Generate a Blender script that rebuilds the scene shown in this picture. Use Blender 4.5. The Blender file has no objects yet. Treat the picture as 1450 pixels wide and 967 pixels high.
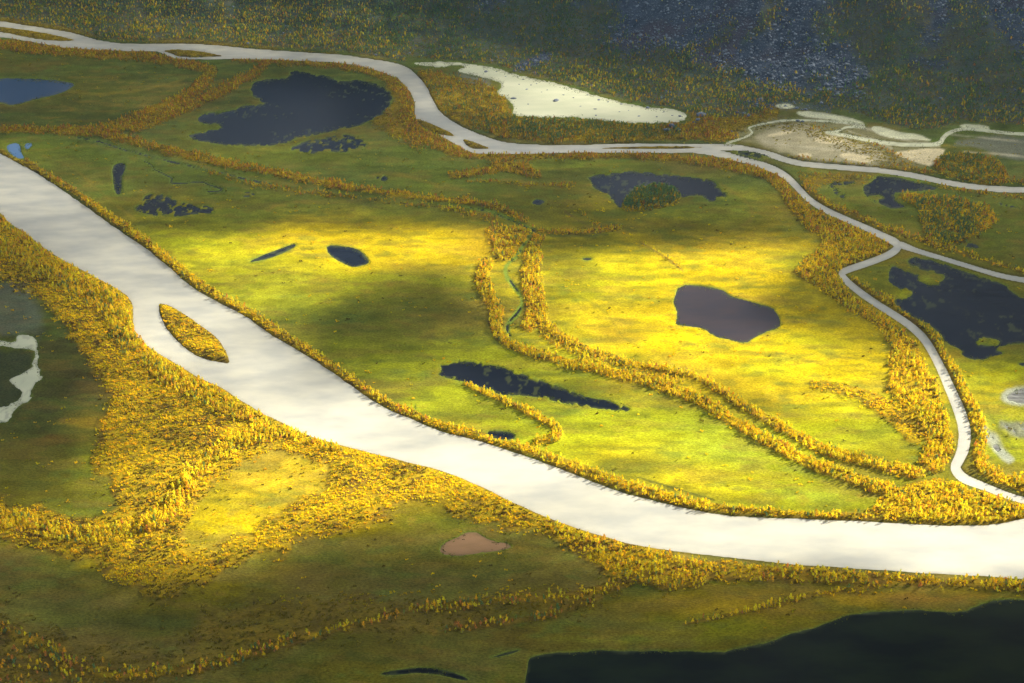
import bpy, math, random
import numpy as np
from mathutils import Vector
R = math.radians
rng = np.random.default_rng(7)
random.seed(7)
sc = bpy.context.scene
C = sc.collection

# ---------------------------------------------------------------- camera
CAM_Z, PITCH, LENS = 650.0, R(28.0), 50.0
PW, PH = 1450.0, 967.0
FPX = LENS / 36.0 * PW
cam_d = bpy.data.cameras.new('camera'); cam_d.lens = LENS; cam_d.sensor_width = 36
cam_d.clip_start = 1; cam_d.clip_end = 60000
cam = bpy.data.objects.new('camera', cam_d); C.objects.link(cam)
cam.location = (0, 0, CAM_Z); cam.rotation_euler = (R(90) - PITCH, 0, 0)
sc.camera = cam

# ---------------------------------------------------------------- light
SUN_EL, SUN_AZ = R(27.0), R(55.0)          # azimuth from +Y towards +X
world = bpy.data.worlds.new('World'); sc.world = world; world.use_nodes = True
wn = world.node_tree; wn.nodes.clear()
sky = wn.nodes.new('ShaderNodeTexSky'); sky.sky_type = 'NISHITA'; sky.sun_disc = False
sky.sun_elevation = SUN_EL; sky.sun_rotation = SUN_AZ
sky.air_density = 1.0; sky.dust_density = 1.5
bg = wn.nodes.new('ShaderNodeBackground'); bg.inputs[1].default_value = 0.05
wo = wn.nodes.new('ShaderNodeOutputWorld')
wn.links.new(sky.outputs[0], bg.inputs[0]); wn.links.new(bg.outputs[0], wo.inputs[0])
sd = Vector((math.sin(SUN_AZ) * math.cos(SUN_EL), math.cos(SUN_AZ) * math.cos(SUN_EL), math.sin(SUN_EL)))
ld = bpy.data.lights.new('sun', 'SUN'); ld.energy = 5.0; ld.angle = R(0.5); ld.color = (1, 0.93, 0.80)
sun = bpy.data.objects.new('sun', ld); C.objects.link(sun)
sun.rotation_euler = sd.to_track_quat('Z', 'Y').to_euler()
sc.view_settings.view_transform = 'Standard'; sc.view_settings.look = 'None'
sc.view_settings.exposure = 1.42; sc.view_settings.gamma = 1.0
sc.render.engine = 'CYCLES'
sc.cycles.use_denoising = True
sc.cycles.max_bounces = 5; sc.cycles.diffuse_bounces = 4; sc.cycles.glossy_bounces = 2
sc.cycles.transmission_bounces = 3; sc.cycles.volume_bounces = 1; sc.cycles.transparent_max_bounces = 8

# ---------------------------------------------------------------- numeric helpers
def smooth(a, b, x):
    t = np.clip((x - a) / (b - a), 0, 1); return t * t * (3 - 2 * t)
_tab = np.random.default_rng(3).random((512, 512)).astype(np.float32)
def vnoise(x, y, off=0):
    x = x + off * 17.31; y = y + off * 9.77
    xi = np.floor(x).astype(np.int64); yi = np.floor(y).astype(np.int64)
    fx = x - xi; fy = y - yi
    fx = fx * fx * (3 - 2 * fx); fy = fy * fy * (3 - 2 * fy)
    a = _tab[yi & 511, xi & 511]; b = _tab[yi & 511, (xi + 1) & 511]
    c = _tab[(yi + 1) & 511, xi & 511]; d = _tab[(yi + 1) & 511, (xi + 1) & 511]
    return (a * (1 - fx) + b * fx) * (1 - fy) + (c * (1 - fx) + d * fx) * fy
def fbm(x, y, n=4, off=0):
    s = 0; w = 1.0; t = 0
    for i in range(n):
        s = s + w * vnoise(x * 2 ** i, y * 2 ** i, off + i * 5); t += w; w *= 0.5
    return s / t
cp, sp = math.cos(PITCH), math.sin(PITCH)
def ray(px, py):
    a = (px - PW / 2) / FPX; b = -(py - PH / 2) / FPX
    return a, cp + b * sp, -sp + b * cp
def project(x, y, z):
    dz = z - CAM_Z
    w = y * cp - dz * sp
    return PW / 2 + FPX * x / w, PH / 2 - FPX * (y * sp + dz * cp) / w, w
def flat(px, py):
    a, b, c = ray(px, py); t = -CAM_Z / c
    return a * t, b * t

# foot of the mountain, traced and put on the valley floor
FOOT = [(-900, 5), (-250, 18), (0, 14), (200, 35), (400, 50), (600, 66), (740, 74), (860, 84), (1000, 120), (1100, 135),
        (1250, 150), (1450, 165), (1700, 178), (2400, 190)]
_fx, _fy = flat(np.array([p[0] for p in FOOT], float), np.array([p[1] for p in FOOT], float))
def slope_s(x, y): return y - np.interp(x, _fx, _fy)
def H(x, y):
    s = slope_s(x, y)
    s1 = np.maximum(s, 0)
    h = 0.12 * s1 + np.maximum(s1 - 40, 0) * 0.2 + np.maximum(s1 - 110, 0) * 0.22
    return h - np.maximum(s1 - 1500, 0) * 0.35
def relief(x, y):
    s = slope_s(x, y)
    m = smooth(0, 120, s)
    g = (fbm(x / 70, y / 260, 3, 2) - 0.5) * 22 + (fbm(x / 18, y / 22, 3, 6) - 0.5) * 5
    v = (fbm(x / 60, y / 60, 3, 11) - 0.5) * 0.8
    return m * g + v * (1 - m)

# ---------------------------------------------------------------- grid in view angle, carried onto the ground
def axis(lo, a, b, hi, fine, coarse):
    return np.concatenate([np.arange(lo, a, coarse), np.arange(a, b, fine), np.arange(b, hi + 1, coarse)])
U = axis(-420, -12, 1462, 1870, 1.65, 8.0)
V = axis(-310, -10, 975, 1300, 1.65, 8.0)
UU, VV = np.meshgrid(U, V)
ra, rb, rc = ray(UU, VV)
lo = np.full(UU.shape, 300.0); hi = np.full(UU.shape, 9000.0)
for _ in range(24):
    mid = (lo + hi) / 2
    below = CAM_Z + rc * mid < H(ra * mid, rb * mid)
    hi = np.where(below, mid, hi); lo = np.where(below, lo, mid)
GX, GY = ra * hi, rb * hi
SS = slope_s(GX, GY)
def cell(px, py):
    i = np.clip(np.searchsorted(U, px) - 1, 0, len(U) - 1); j = np.clip(np.searchsorted(V, py) - 1, 0, len(V) - 1)
    return j, i
# metres per photo pixel across
MPP = hi / FPX

def chaikin(p, closed=True, n=2):
    p = np.array(p, float)
    for _ in range(n):
        if closed: q = np.roll(p, -1, 0); a, b = p, q
        else: a, b = p[:-1], p[1:]
        r = np.empty((len(a) * 2, p.shape[1])); r[0::2] = a * .75 + b * .25; r[1::2] = a * .25 + b * .75
        if not closed: r = np.vstack([p[:1], r, p[-1:]])
        p = r
    return p
PAD = 22
def box(x0, x1, y0, y1, pad=PAD):
    i0 = max(np.searchsorted(U, x0 - pad) - 1, 0); i1 = min(np.searchsorted(U, x1 + pad) + 1, len(U))
    j0 = max(np.searchsorted(V, y0 - pad) - 1, 0); j1 = min(np.searchsorted(V, y1 + pad) + 1, len(V))
    return slice(j0, j1), slice(i0, i1)
def poly_sdf(pts, n=1, pad=PAD):
    """positive inside, in photo pixels; returns (slices, field)"""
    p = chaikin(pts, True, n)
    sl = box(p[:, 0].min(), p[:, 0].max(), p[:, 1].min(), p[:, 1].max(), pad)
    X = UU[sl].astype(np.float32); Y = VV[sl].astype(np.float32)
    d = np.full(X.shape, 1e9, np.float32); ins = np.zeros(X.shape, bool)
    for (ax, ay), (bx, by) in zip(p.astype(np.float32), np.roll(p, -1, 0).astype(np.float32)):
        ex, ey = bx - ax, by - ay; L = ex * ex + ey * ey + 1e-9
        # only points near this edge need its distance
        t = np.clip(((X - ax) * ex + (Y - ay) * ey) / L, 0, 1)
        d = np.minimum(d, (X - ax - t * ex) ** 2 + (Y - ay - t * ey) ** 2)
        if ay != by:
            ins ^= ((ay > Y) != (by > Y)) & (X < ex * (Y - ay) / ey + ax)
    d = np.sqrt(d)
    return sl, np.where(ins, d, -d)
def stroke_sdf(pts, n=2, pad=PAD):
    """polyline of (x, y, width): positive inside"""
    p = chaikin(pts, False, n); W = p[:, 2].max() / 2
    sl = box(p[:, 0].min() - W, p[:, 0].max() + W, p[:, 1].min() - W, p[:, 1].max() + W, pad)
    out = np.full(UU[sl].shape, -1e3, np.float32)
    j0, i0 = sl[0].start, sl[1].start
    for a, b in zip(p[:-1], p[1:]):
        q = box(min(a[0], b[0]) - W, max(a[0], b[0]) + W, min(a[1], b[1]) - W, max(a[1], b[1]) + W, pad)
        qs = (slice(q[0].start - j0, q[0].stop - j0), slice(q[1].start - i0, q[1].stop - i0))
        X = UU[q]; Y = VV[q]
        ex, ey = b[0] - a[0], b[1] - a[1]; L = ex * ex + ey * ey + 1e-9
        t = np.clip(((X - a[0]) * ex + (Y - a[1]) * ey) / L, 0, 1)
        d = (a[2] + (b[2] - a[2]) * t) / 2 - np.hypot(X - a[0] - t * ex, Y - a[1] - t * ey)
        o = out[qs]
        np.maximum(o, d[:o.shape[0], :o.shape[1]], out=o)
    return sl, out
def ell(cx, cy, rx, ry, n=14):
    return [(cx + rx * math.cos(k * 2 * math.pi / n), cy + ry * math.sin(k * 2 * math.pi / n)) for k in range(n)]

# ---------------------------------------------------------------- water outlines (photo pixels, put onto the valley floor)
far_bank = [(-420, 20), (-260, 88), (-120, 160), (0, 217), (33, 234), (67, 254), (100, 277), (133, 300), (164, 323), (200, 346), (234, 373), (267, 403),
  (300, 423), (347, 446), (374, 467), (417, 493), (451, 513), (484, 536), (517, 560), (551, 580), (584, 593), (617, 608), (651, 617),
  (697, 629), (744, 645), (784, 659), (817, 673), (851, 686), (884, 698), (917, 706), (967, 718), (1017, 728), (1067, 732), (1134, 734),
  (1200, 736), (1267, 740), (1317, 743), (1367, 744), (1407, 742), (1434, 737), (1450, 733), (1560, 712), (1900, 680)]
near_bank = [(-420, 110), (-260, 165), (-120, 232), (0, 299), (13, 315), (35, 328), (50, 341), (77, 361), (110, 378), (144, 396), (167, 409), (184, 421), (189, 437),
  (188, 461), (197, 479), (214, 493), (240, 509), (267, 525), (290, 538), (317, 549), (334, 562), (367, 582), (401, 598), (434, 615), (484, 630),
  (530, 641), (560, 649), (588, 656), (615, 662), (637, 670), (657, 677), (677, 686), (697, 695), (717, 706), (751, 722), (784, 735), (817, 747), (851, 757),
  (884, 767), (917, 774), (967, 781), (1034, 788), (1100, 796), (1167, 801), (1234, 805), (1300, 810), (1367, 813), (1450, 819), (1560, 824), (1900, 830)]
WATER = []   # name, kind(poly/stroke), pts, material, ragged(px), mottled, z, label
def W(name, pts, mat, rag=0.8, mot=0.0, z=-0.5, label='', stroke=False, holes=()):
    WATER.append(dict(name=name, pts=pts, mat=mat, rag=rag, mot=mot, z=z, label=label, stroke=stroke, holes=holes))
isl_main = [(224,429),(234,429),(247,435),(267,448),(287,462),(307,476),(317,490),(324,507),(325,514),(310,512),(290,508),(274,501),(257,488),(240,471),(230,454),(225,441)]
isl_tl = [(-90,28),(0,37),(40,42),(80,49),(103,55),(107,57),(80,58),(40,53),(0,44),(-90,35)]
isl_b = [(228,71.5),(247,69),(277,71),(300,75),(320,79),(294,80.5),(264,80.5),(251,79.5),(243,75)]
isl_c = [(590,167),(597,169),(617,177),(641,188),(645,193),(627,191),(607,184),(594,175)]
isl_d = [(654,195),(671,200),(698,210),(678,211),(666,209),(658,203)]
isl_e = [(838,209.5),(885,206.8),(967,205.8),(1003,208),(967,210),(901,210.6)]
ISLES = [('river_island', isl_main, 'long leaf shaped island of golden willow in the middle of the wide pale river'),
         ('river_island', isl_tl, 'narrow brown island at the far left of the upper river'),
         ('river_island', isl_b, 'small brown island at the lower bank of the upper river'),
         ('river_island', isl_c, 'slim willow island beside the bend of the upper river'),
         ('river_island', isl_d, 'short grassy island just downstream of the river bend'),
         ('river_island', isl_e, 'very thin green bar in the upper river before it forks')]
W('river', far_bank + near_bank[::-1], 'silt', 1.3, z=-0.65, label='wide pale milky river crossing the valley from left to lower right', holes=[isl_main])
up = [(-420,5),(-200,12),(0,29),(33,35),(67,40),(93,44),(124,52),(147,59),(187,62),(247,61),(300,63),(347,68),(401,72),(484,77),(517,82),(551,87),(577,94),(594,110),(604,122),
  (612,140),(624,160),(644,174),(671,187),(698,197),(724,203),(768,205),(811,205),(851,204),(901,202.5),(967,203.5),(1034,203),(1067,208.5),(1094,215),(1117,223.5),(1147,229.5),(1201,233.5),
  (1251,237.5),(1301,245.5),(1334,253.5),(1385,261.5),(1450,265),(1600,268),(1870,270)]
dn = [(-420,25),(-200,34),(0,51),(50,59),(83,66),(134,70),(187,71.5),(220,71.5),(233,75),(238,79),(250,83),(284,83),(327,82.5),(367,83),(417,85),(484,88),(511,93),(541,101),(564,111),(581,128),(588,144),
  (587,164),(597,178),(624,191),(648,205),(661,214),(684,217),(731,217.5),(784,216),(834,215),(901,215),(967,216),(1034,211),(1067,215.5),(1091,222),(1114,230.5),(1147,236.5),(1201,240.5),
  (1251,244.5),(1301,252.5),(1351,263.5),(1401,270.5),(1450,272.5),(1600,276),(1870,280)]
W('river', up + dn[::-1], 'silt', 0.9, z=-0.6, label='upper pale river winding below the mountain and running on to the right edge', holes=[isl_tl, isl_b, isl_c, isl_d, isl_e])
W('river_branch', [(985,212,8),(1000,213,9),(1027,219,9),(1061,227,9),(1094,238,9),(1114,249,9),(1131,266,8),(1144,281,8),(1167,296,8),(1201,311,7),(1227,322,8),(1250,333,9),(1274,345,11),(1266,357,10),(1234,370,9),
  (1200,381,9),(1190,386,9),(1197,396,9),(1220,415,9),(1250,435,9),(1284,456,10),(1307,476,11),(1320,496,11),(1334,523,12),(1347,553,14),(1360,583,16),(1367,610,17),(1365,633,17),(1359,648,15),(1351,662,14),
  (1364,677,13),(1394,688,10),(1424,700,9),(1450,708,9),(1560,735,9)], 'silt', 0.3, z=-0.65, stroke=True, label='pale river branch curving down the right side of the meadows to the wide river')
W('river_branch', [(1276,346,9),(1300,355,6),(1334,365,6),(1384,380,6),(1417,390,6),(1450,396,7),(1600,420,8)], 'silt', 0.3, z=-0.6, stroke=True, label='short pale branch leaving the fork towards the right edge')
W('lake', [(579,89),(617,87),(644,88),(671,91),(701,95),(724,103),(751,110),(778,115),(804,122),(824,128),(851,137),(884,145),(914,152),(945,153),(967,158),(973,165),(967,172),(935,174),(901,174),
  (868,172),(834,168),(801,165),(771,166),(744,165),(724,162),(729,151),(718,138),(701,132),(714,120),(698,112),(671,106),(644,100),(661,93),(641,92),(624,95),(597,92)], 'pale', 1.0, 0.15, z=-0.4,
  label='shallow pale lake full of boulders below the scree slope')
# dark pools
W('pond', [(355,120),(367,113),(401,111),(412,106),(411,101),(425,99),(434,103),(467,108),(476,114),(490,115),(507,112),(527,117),(544,123),(556,134),(552,147),(544,160),(524,170),(511,177),(484,182),(451,190),(417,195),(401,204),
  (367,206),(327,206),(300,202),(277,199),(264,191),(287,187),(314,180),(310,175),(284,174),(279,165),(290,160),(320,159),(337,150),(374,147),(367,140),(357,133)], 'dark', 2.2, 0.3,
  label='largest dark pond, in the green meadow inside the upper river bend')
W('pond', [(484,190),(504,193),(521,202),(514,210),(494,215),(467,214),(434,217),(407,210),(434,200),(467,193)], 'dark', 3.0, 1.6, label='ragged weedy pool just below the largest dark pond')
W('pond', [(-90,118),(0,110),(37,111),(67,112),(90,115),(107,118),(97,127),(77,134),(50,140),(20,149),(0,144),(-90,138)], 'blue', 0.8, label='blue pond at the left edge')
W('pond', [(8,206),(20,202),(28,204),(30,217),(35,224),(23,223),(13,215)], 'skyblue', 0.5, label='small bright blue pool beside the wide river')
W('pond', [(33,203),(48,202),(38,213)], 'skyblue', 0.6, label='tiny blue puddle right of the bright blue pool')
W('pond', [(162,232),(174,230),(179,235),(172,250),(172,267),(169,276),(163,272),(160,254),(159,240)], 'dark', 0.7, label='narrow upright dark pool in the upper left meadow')
W('pond', [(207,274),(234,275),(247,284),(277,289),(300,292),(304,301),(274,302),(247,306),(214,304),(187,295),(200,287)], 'dark', 2.0, 1.5, label='weedy dark pool in the upper left meadow')
W('pond', [(337,274),(354,271),(365,275),(350,279)], 'dark', 1.5, 1.2, label='tiny weedy pool right of the meandering ditch')
W('pond', [(350,371),(374,360),(401,350),(419,344),(418,349),(394,361),(371,368)], 'dark', 0.5, label='thin slanting pool in the bright left meadow')
W('pond', [(462,346),(484,348),(504,351),(516,360),(524,371),(514,375),(501,378),(484,371),(465,360)], 'dark', 0.7, label='rounded dark pool in the bright left meadow')
W('pond', [(624,514),(651,510),(684,514),(717,521),(751,533),(784,545),(817,556),(834,563),(861,566),(884,575),(899,582),(867,580),(834,576),(801,571),(767,562),(737,559),(711,559),(684,551),(671,542),(644,537),(621,532),(626,523)],
  'dark', 0.8, 0.7, label='long dark pond tapering right in the central meadow')
W('pond', [(687,611),(704,609),(722,611),(730,616),(727,622),(700,621)], 'dark', 0.4, label='small oval pool behind the river bank birches')
W('pond', [(831,252),(845,247),(861,245),(884,242),(918,244),(950,247),(970,250),(1000,253),(1012,256),(1017,267),(1031,277),(1018,279),(1009,288),(1002,286),(995,278),(981,275),(965,279),(955,284),(930,289),(905,294),(880,297),
  (871,287),(858,274),(838,264)], 'dark', 1.6, 0.5, label='dark pond holding the wooded islet', holes=[[(879,300),(884,280),(900,266),(925,260),(950,264),(966,276),(962,290),(930,297),(905,301)]])
W('pond', [(952,423),(964,403),(985,404),(1000,406),(1020,408),(1037,420),(1067,428),(1094,435),(1100,443),(1105,453),(1104,463),(1084,470),(1067,478),(1057,486),(1037,481),(1007,475),(1000,465),(967,460),(956,458),(960,445)],
  'brown', 1.3, 0.1, label='brown grey pond in the bright yellow meadow')
W('pond', [(1219,267),(1231,257),(1238,249),(1268,250),(1288,255),(1328,264),(1321,270),(1284,270),(1262,273),(1274,287),(1284,292),(1268,296),(1244,288),(1228,279)], 'dark', 1.4, 0.3,
  label='dark hooked pond between the two river branches', holes=[ell(1240,279,11,3.5)])
W('pond', [(1184,255),(1217,256),(1196,262),(1180,262),(1187,270),(1201,277),(1194,281),(1178,271),(1171,264)], 'dark', 1.6, 0.8, label='ragged little pool left of the hooked pond')
W('pond', [(1037,214),(1067,215),(1091,222),(1074,224.5),(1047,219)], 'dark', 0.8, 0.4, label='dark sliver of water in the river fork')
W('pond', [(1411,286),(1428,289),(1450,296),(1428,294)], 'dark', 1.0, 0.5, label='thin dark pool by the upper right edge')
W('pond', [(1257,385),(1265,375),(1279,381),(1300,390),(1334,390),(1320,384),(1300,380),(1286,372),(1287,366),(1300,363),(1334,371),(1360,383),(1400,395),(1430,405),(1427,410),(1450,423),(1520,440),(1560,470),(1500,487),(1450,485),
  (1430,486),(1408,495),(1425,500),(1400,505),(1387,511),(1360,503),(1364,495),(1340,485),(1324,463),(1300,451),(1267,433),(1267,423),(1287,414),(1260,403)], 'dark', 1.6, 0.3,
  label='large dark pond at the right edge', holes=[ell(1318,393,19,8), ell(1277,415,15,6.5), ell(1399,484,17,5.5)])
W('pond', [(1355,347),(1375,343),(1407,347),(1380,351)], 'dark', 1.6, 1.4, label='weedy puddle under the wooded knoll at right')
W('pond', [(1440,514),(1455,512),(1470,516),(1450,518)], 'dark', 0.6, label='puddle at the right edge below the large pond')
W('pond', [(1424,562),(1434,554),(1450,549),(1520,545),(1520,575),(1450,571),(1432,569)], 'grey', 0.6, 0.2, label='grey lagoon at the right edge')
W('pond', [(1392,611),(1398,614),(1412,630),(1430,646),(1424,648),(1404,632)], 'grey', 1.0, 0.9, label='muddy grey slit left of the right edge')
W('pond', [(1418,601),(1434,600),(1440,605),(1452,605),(1470,612),(1450,618),(1440,614)], 'grey', 1.0, 1.2, label='broken grey puddles near the right edge')
W('pond', [(532,252),(540,247),(552,253),(541,257)], 'dark', 1.8, 0.5, label='tiny star shaped pool below the bend belt')
W('pond', [(751,286),(762,280),(777,287),(762,291)], 'dark', 1.6, 0.5, label='small ragged pool left of the wooded islet pond')
W('pond', [(824,366),(831,364.5),(840,366.5),(830,368.5)], 'dark', 0.5, label='tiny pool in the bright right meadow')
W('pond', [(621,783),(627,768),(644,762),(661,753),(674,753),(684,760),(701,767),(717,768),(727,775),(701,780),(671,783),(647,788)], 'tan', 1.5, 0.1, label='tan pool in the dim near meadow')
W('lake', [(751,928),(784,923),(817,923),(854,919),(901,922),(967,921),(1017,923),(1050,917),(1094,908),(1114,898),(1147,890),(1180,878),(1214,867),(1250,865),(1284,863),(1317,865),(1350,867),(1374,862),(1400,850),(1427,847),
  (1450,848),(1800,870),(1800,1250),(760,1250),(736,1000),(744,965),(747,938)], 'deep', 2.4, 0.1, label='large near black lake in the lower right corner')
W('pond', [(536,953),(567,947),(601,944),(634,949),(664,960),(661,964),(634,957),(601,951),(551,956)], 'black', 0.7, label='thin black curved pool at the bottom edge')
W('pond', [(691,931),(704,927),(717,923),(737,918.5),(733,922),(714,928)], 'black', 0.8, label='slim black puddle left of the near black lake')
W('pond', [(-60,470),(0,482),(20,485),(25,473),(40,473),(52,480),(53,490),(56,503),(51,513),(58,522),(54,529),(62,535),(47,543),(45,567),(20,578),(15,597),(0,598),(-60,610),(-60,590),(0,577),(17,570),(33,560),(17,543),(10,537),(27,530),(40,523),
  (49,510),(50,496),(33,495),(0,489),(-60,480)], 'pale', 1.6, 0.3, z=-0.3, label='zigzag pale inlet at the left edge')
W('creek', [(110,194,1.6),(144,200,2.2),(174,212,2.4),(207,219,2.2),(247,230,2.4),(284,237,2.0),(324,247,2.4),(354,255,2.2),(384,260,1.4)], 'dark', 0.6, 0.5, stroke=True, label='dark creek running along the upper left birch belt')
W('creek', [(634,290,1.2),(671,294,1.6),(698,300,1.6),(718,309,1.4),(738,318,1.6),(757,327,3.0)], 'dark', 0.5, 0.5, stroke=True, label='dark creek reach above the belt crossing')
W('creek', [(748,335,2.0),(743,344,2.4),(738,352,2.4),(730,364,3.0),(722,370,1.2)], 'dark', 0.6, 0.6, stroke=True, label='creek reach in the green strip, upper part')
W('creek', [(719,392,2.0),(728,405,2.6),(735,414,1.2)], 'dark', 0.4, 0.2, stroke=True, label='creek reach in the green strip, middle part')
W('creek', [(737,436,2.6),(731,445,3.0),(719,457,3.4),(718,468,2.6),(722,476,3.0)], 'dark', 0.4, 0.2, stroke=True, label='creek reach in the green strip, lowest part')
W('ditch', [(204,227,1.4),(217,234,1.4),(216,238,1.4),(234,247,1.8),(245,252,1.8),(240,259,1.8),(260,259,1.4),(287,256,1.8),(297,262,1.8),(317,267,2.0),(308,271,1.6),(294,271,1.8)], 'dark', 0.2, stroke=True, label='meandering dark ditch in the upper left meadow')
for k, (pts, lab) in enumerate([
  ([(1171,187,4),(1201,192,4),(1234,199,5),(1268,204,5),(1301,205,5),(1331,204,6),(1335,195,6),(1344,187,5),(1361,182,4),(1385,183,4),(1415,187,4),(1450,190,4),(1600,196,4)], 'pale braid winding across the sand flats at upper right'),
  ([(1030,202,3.5),(1047,197,2.4),(1067,189,2.4),(1062,183,2),(1059,180,2),(1081,175,2),(1107,170,2.4),(1141,170,2.4),(1181,172,2.4),(1224,177,2.4)], 'thin pale braid joining the upper river before its fork'),
  ([(1172,187,2.6),(1190,185,2.4),(1197,179,2.6),(1224,180,3)], 'thin hooked pale braid in the sand flats')]):
    W('stream', pts, 'pale', 0.5, 0.0, z=-0.25, stroke=True, label=lab)

SANDS = [  # pale bars: polygon, colour key
  ([(1094,149),(1117,147),(1129,152),(1111,154.5)], 'sand2'), ([(1124,157),(1154,158),(1187,163),(1214,169),(1228,176),(1201,175),(1167,168),(1134,165)], 'sand2'),
  ([(1232,179),(1251,180),(1274,187),(1304,191),(1323,200),(1301,199),(1268,196),(1241,190)], 'sand2'), ([(1355,175),(1398,178),(1402,185),(1364,184)], 'sand2'),
  ([(1262,216),(1301,212),(1341,209),(1335,218),(1322,237),(1301,231),(1278,223)], 'sand1'), ([(1187,218),(1214,216),(1242,227),(1221,231),(1194,225)], 'sand1'),
  ([(1150,198),(1167,193),(1191,195),(1196,202),(1167,204)], 'sand1'), ([(1081,193),(1107,185),(1127,187),(1101,193)], 'sand1'), ([(1127,217),(1147,216),(1152,223),(1134,223)], 'sand1'),
]
MUDS = [([(1035,196),(1060,176),(1110,165),(1180,168),(1235,182),(1300,195),(1335,208),(1322,238),(1262,236),(1200,233),(1130,226),(1090,212)], 'marsh'),
        ([(1068,202),(1075,187),(1111,176),(1154,179),(1201,196),(1244,215),(1260,231),(1201,232),(1154,228),(1117,217)], 'mud'),
        ([(1344,202),(1400,192),(1450,193),(1600,196),(1600,232),(1450,230),(1425,222),(1380,208)], 'mudg'),
        ([(640,101),(672,107),(700,115),(690,127),(660,118)], 'mudg'), ([(-40,392),(30,400),(62,430),(60,470),(30,480),(-40,470)], 'mudp'),
        ([(-40,495),(40,496),(50,515),(38,540),(45,560),(20,572),(-40,600)], 'mudd'), ([(1415,560),(1430,549),(1455,543),(1540,540),(1540,582),(1450,577),(1424,572)], 'sand3'),
        ([(1386,606),(1400,610),(1436,648),(1426,655),(1400,635)], 'sand3'), ([(1410,597),(1440,598),(1480,603),(1480,622),(1440,619)], 'mudg')]
# ---------------------------------------------------------------- water field
wob = (fbm(GX / 11, GY / 14, 4, 20) - 0.5) * 2
wob2 = (fbm(GX / 16, GY / 22, 3, 25) - 0.5) * 2
wsd = np.full(UU.shape, -99.0, np.float32)      # signed px distance to any water
wz = np.full(UU.shape, -0.3, np.float32)
for w in WATER:
    sl, f = stroke_sdf(w['pts']) if w['stroke'] else poly_sdf(w['pts'], 1)
    for h in w['holes']:
        sh, g = poly_sdf(h, 1)
        j0, j1 = max(sl[0].start, sh[0].start), min(sl[0].stop, sh[0].stop)
        i0, i1 = max(sl[1].start, sh[1].start), min(sl[1].stop, sh[1].stop)
        A = f[j0 - sl[0].start:j1 - sl[0].start, i0 - sl[1].start:i1 - sl[1].start]
        B = g[j0 - sh[0].start:j1 - sh[0].start, i0 - sh[1].start:i1 - sh[1].start]
        np.minimum(A, -B, out=A)
    raw = f.copy()
    sy = 0.75
    f = f + w['rag'] * sy * wob[sl]
    if w['mot'] > 0:
        edge = smooth(9, 0, raw) if w['mot'] < 1 else 1.0
        f = np.minimum(f, f - w['mot'] * edge * np.maximum(fbm(GX[sl] / 5, GY[sl] / 9, 2, 31) - 0.5, 0) * 34)
    w['sl'], w['raw'] = sl, raw
    m = f > wsd[sl]
    wsd[sl] = np.where(m, f, wsd[sl]); wz[sl] = np.where(raw > -4, w['z'], wz[sl])
wraw = np.full(UU.shape, -99.0, np.float32)
for w in WATER: wraw[w['sl']] = np.maximum(wraw[w['sl']], w['raw'])
dm = wsd * MPP                                   # metres (across)
# ---------------------------------------------------------------- vegetation fields (0..1) traced the same way
def add(field, pts, val, soft=3.0, stroke=False, mode='max'):
    pd = max(PAD, soft * 3.2)
    sl, f = stroke_sdf(pts, 2, pd) if stroke else poly_sdf(pts, 1, pd)
    m = smooth(-soft * 1.5, soft * 0.8, f + wob2[sl] * soft * 1.2) ** 1.4 * val
    if mode == 'max': field[sl] = np.maximum(field[sl], m)
    elif mode == 'mul': field[sl] *= 1 - m
Z = lambda: np.zeros(UU.shape, np.float32)
trees, shrubs, greens, tall = Z(), Z(), Z(), Z()
S = lambda pts, v, soft=3.0, f=None: add(trees if f is None else f, pts, v, soft, True)
P = lambda pts, v, soft=3.0, f=None: add(trees if f is None else f, pts, v, soft, False)
# birch belts
S([(-200,50,10),(0,63,11),(100,73,11),(187,79,10),(240,86,9),(290,96,10)], .9)
S([(300,100,14),(284,123,16),(250,147,16),(207,162,18),(167,180,16),(134,186,14),(67,184,9),(0,183,7),(-200,178,8)], .75)
S([(380,88,7),(360,104,12),(317,127,12),(284,143,12),(234,167,12),(190,182,12)], .7)
S([(134,187,10),(174,197,9),(214,207,9),(254,217,9),(300,227,9),(350,237,8),(401,247,8),(484,264,8),(551,274,7),(601,281,7),(651,285,6),(691,289,6),(718,299,7),(744,314,8)], .8)
S([(300,245,4),(367,264,5),(484,277,5),(551,287,5),(620,293,6),(660,300,6),(700,312,10)], .35)
S([(330,84,4),(401,88,5),(484,93,7),(524,101,9),(551,112,12),(572,131,16),(577,150,18),(574,168,20),(586,187,20),(617,201,18),(648,214,14),(684,222,8),(768,221,7),(851,220,7),(918,222,7),(967,226,8),(1017,231,10),(1061,240,13),
   (1094,251,14),(1109,266,17),(1122,284,19),(1135,300,22),(1154,318,26)], .8)
S([(545,160,14),(560,185,18),(590,205,14)], .35, 6)
P([(1148,300),(1165,300),(1200,319),(1240,336),(1262,347),(1235,361),(1195,375),(1180,388),(1190,405),(1213,426),(1246,448),(1276,470),(1297,491),(1311,516),(1325,546),(1336,576),(1345,603),(1347,630),(1338,655),(1335,672),
   (1300,664),(1309,630),(1308,600),(1275,572),(1257,560),(1262,520),(1262,475),(1230,450),(1200,435),(1160,408),(1128,388),(1130,372),(1162,357),(1165,340)], .8, 5)
S([(640,248,6),(680,244,8),(716,236,14),(745,240,14),(765,250,8)], .75); S([(660,258,3),(700,256,3),(735,262,4),(785,261,3)], .45, 2)
S([(820,300,3),(840,315,5),(855,325,5)], .3); S([(790,266,2),(812,262,2)], .3)
S([(1134,250,7),(1147,274,6),(1174,290,6),(1217,307,6),(1270,329,8),(1340,352,5),(1450,386,6),(1500,395,6)], .5)
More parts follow.
